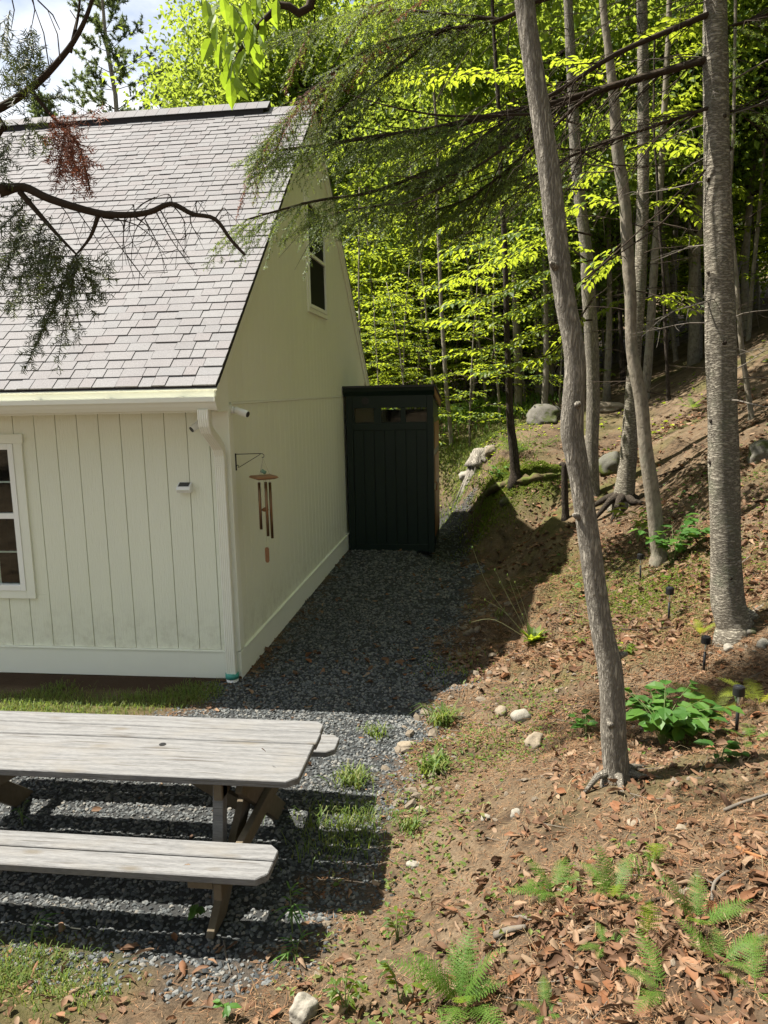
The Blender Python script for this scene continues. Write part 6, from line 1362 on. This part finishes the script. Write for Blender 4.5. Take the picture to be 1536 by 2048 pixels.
# ---------------------------------------------------- broad-leaved shrub and seedlings, every leaf a part
Vb, Fb = leaf_geo(np.zeros((1, 3)), np.array([[0, 1., 0]]), np.array([[0, 0, 1.]]), np.array([1.]), np.array([.72]), True, .12, .10); round_leaf = np_mesh('leaf', Vb, Fb); round_leaf.materials.append(M_SHRUB)
Vb, Fb = leaf_geo(np.zeros((1, 3)), np.array([[0, 1., 0]]), np.array([[0, 0, 1.]]), np.array([1.]), np.array([.34]), True, .15, .2); lance_leaf = np_mesh('leaf', Vb, Fb); lance_leaf.materials.append(M_BEECH)
Vb, Fb = leaf_geo(np.zeros((1, 3)), np.array([[0, 1., 0]]), np.array([[0, 0, 1.]]), np.array([1.]), np.array([.10]), True, .15, .25); strap_leaf = np_mesh('leaf', Vb, Fb); strap_leaf.materials.append(M_SHRUB)
def plant(name, px, py, label, cat, nst, H, spread, nleaf, L, me, seed, flat=.3):
    p = ground(px, py); t = thing(name, p, label, cat); rg = random.Random(seed); st = MB()
    for s in range(nst):
        a = rg.uniform(0, 6.28); r = spread*rg.uniform(.3, 1); h = H*rg.uniform(.55, 1.05); tip = p+Vector((math.cos(a)*r, math.sin(a)*r, h)); mid_ = p+Vector((math.cos(a)*r*.35, math.sin(a)*r*.35, h*.65)); pp = smooth_path([p-Vector((0, 0, .02)), mid_, tip], 5); n = len(pp); st.tube(pp, [.0035*(1-.6*i/(n-1)) for i in range(n)], 5, False)
        for k in range(nleaf):
            q = pp[min(n-1, int(n*(.35+.65*(k+.5)/nleaf)))]; b = a+rg.uniform(-1.6, 1.6) if k < nleaf-1 else a
            put_leaf(me, q, (math.cos(b), math.sin(b), rg.uniform(-.35, .25)), (rg.uniform(-flat, flat), rg.uniform(-flat, flat)-.15, 1), L*rg.uniform(.65, 1.15), t)
    st.build('stems', M_STEM, t); return t
plant('leafy_shrub', 1325, 1490, 'dark green broad leaved shrub right of the slim furrowed tree', 'shrub', 34, .32, .36, 6, .105, round_leaf, 1)
plant('leafy_shrub', 1440, 1525, 'small broad leaved sprig at the right end of the shrub', 'shrub', 4, .12, .10, 4, .07, round_leaf, 2)
plant('seedling', 1172, 1470, 'light green broad leaved seedling left of the slim furrowed tree', 'seedling', 3, .18, .12, 4, .085, round_leaf, 3)
plant('leafy_shrub', 1345, 1130, 'green sprouts around the foot of the pale leaning tree', 'shrub', 12, .50, .35, 6, .12, round_leaf, 4)
plant('seedling', 1275, 1085, 'long leaved seedling left of the pale leaning tree', 'seedling', 4, .42, .40, 5, .19, lance_leaf, 5)
plant('seedling', 395, 1835, 'broad leaved seedling in the shade under the bench', 'seedling', 2, .13, .05, 4, .06, round_leaf, 6)
plant('weed', 585, 1870, 'tall narrow leaved weed right of the bench leg', 'weed', 2, .26, .03, 9, .11, strap_leaf, 7)
plant('weed', 592, 1912, 'short narrow leaved weed below the tall narrow leaved weed', 'weed', 3, .08, .06, 7, .08, strap_leaf, 8)
plant('weed', 795, 1880, 'upright leafy weed at the edge of the bench shadow', 'weed', 3, .16, .06, 6, .055, lance_leaf, 9)
plant('weed', 690, 2025, 'bright leafy weed right of the pale granite rock', 'weed', 5, .14, .08, 7, .05, lance_leaf, 10)
plant('weed', 800, 2005, 'yellowish leafy weed left of the large bushy fern', 'weed', 3, .16, .08, 5, .06, lance_leaf, 11)
plant('seedling', 455, 2040, 'little bright seedling at the bottom edge among dry leaves', 'seedling', 2, .09, .04, 3, .055, round_leaf, 12)
plant('weed', 45, 1650, 'small weed by the far table leg at the left', 'weed', 3, .14, .06, 4, .07, strap_leaf, 13)
plant('weed', 60, 1890, 'wispy weed at the left edge below the bench', 'weed', 3, .14, .08, 4, .09, strap_leaf, 14)
plant('weed', 1250, 1310, 'bright low weed just left of the slim tree bend', 'weed', 6, .10, .10, 5, .06, lance_leaf, 15)
plant('weed', 1160, 1290, 'small leafy weed between rosette and slim tree', 'weed', 4, .09, .08, 5, .055, lance_leaf, 16)
plant('seedling', 1260, 1255, 'single broad leaf seedling left of the slim trunk middle', 'seedling', 1, .16, .1, 3, .09, round_leaf, 17) if False else plant('seedling', 1165, 1185, 'single seedling leaf at the edge of the bank shade', 'seedling', 1, .10, .03, 2, .09, round_leaf, 17)
plant('seedling', 972, 992, 'leafy sprouts on the broken bank edge right of the shed', 'seedling', 9, .35, .35, 6, .11, lance_leaf, 61)
plant('seedling', 1000, 962, 'broad leaved sprouts above the dark bank hollow', 'seedling', 8, .28, .3, 5, .10, round_leaf, 62)
plant('seedling', 955, 1020, 'low sprouts at the gravel end behind the shed', 'seedling', 7, .2, .3, 5, .10, lance_leaf, 63)
def tuft(px, py, n, h, r, label, mat=M_GRASS, wd=.004, cat='weed', name='grass_tuft'):
    p = ground(px, py); rr = dg.normal(size=(n, 2))*.5*r; o = blades(name, p.x+rr[:, 0], p.y+rr[:, 1], np.full(n, h), mat, label, cat, 1.2, wd); return o
tuft(885, 1450, 110, .16, .07, 'tall grassy weed tuft on the bank foot above the rosette', wd=.006)
tuft(868, 1545, 90, .13, .07, 'spiky weed rosette at the gravel edge', wd=.008)
tuft(752, 1470, 70, .10, .08, 'small grass tuft in the lit gravel by the bench end', wd=.004)
tuft(708, 1565, 160, .10, .12, 'light green grass tuft beside the table end', wd=.004)
tuft(820, 1660, 50, .09, .06, 'thin grass tuft at the edge of the table shadow')
tuft(1300, 1745, 20, .09, .05, 'fine grass wisps by the single fern frond')
tuft(1000, 1235, 25, .09, .05, 'wispy grass on the shaded bank')
# rosette with tall seed stalks on the bank
p = ground(1065, 1285); t = thing('seeding_plantain', p, 'weed rosette with long nodding seed stalks on the bank', 'weed'); rg = random.Random(3)
for k in range(34):
    a = rg.uniform(0, 6.28); put_leaf(lance_leaf, p+Vector((math.cos(a)*.02, math.sin(a)*.02, .01)), (math.cos(a), math.sin(a), rg.uniform(.2, 2.2)), (-math.cos(a), -math.sin(a), 1.2), rg.uniform(.09, .2), t)
for (ex, ey, mx, my) in [(945,1095,985,1190),(940,1245,990,1240),(990,1140,1020,1200),(1000,1165,1030,1220),(970,1200,1010,1225),(1030,1165,1050,1220),(1045,1230,1056,1250),(1015,1150,1035,1205)]:
    a = Vector(aty(ex, ey, p.y-.05)); b = Vector(aty(mx, my, p.y-.02)); pp = smooth_path([p, b, a], 5); s1 = MB().tube(pp, [.0032*(1-.6*i/(len(pp)-1)) for i in range(len(pp))], 5, False).build('stalk', M_STALK, t)
    MB().tube([a-Vector((0, 0, .012)), a, a+Vector((0, 0, .014))], [.004, .009 if ex == 945 else .0055, .003], 7).build('seed_head', M_GRASS, s1, 0, True)
# a few leaves resting on the furniture
for k, (px, py, z, L, lab) in enumerate([(527,1504,.735,.035,'tiny red leaf on the picnic table top'), (375,1735,.45,.03,'tiny reddish leaf lying on the near bench'), (700,1350,None,.07,'dry leaf lying on the shaded gravel path')]):
    q = Vector(atz(px, py, z)) if z else ground(px, py); o = bpy.data.objects.new('fallen_leaf', CLM[k]); COL.objects.link(o); o.location = q+Vector((0, 0, .014)); o.rotation_euler = (.2, .1, 1.0+k); o.scale = (L, L, L); tag(o, lab, 'leaf')
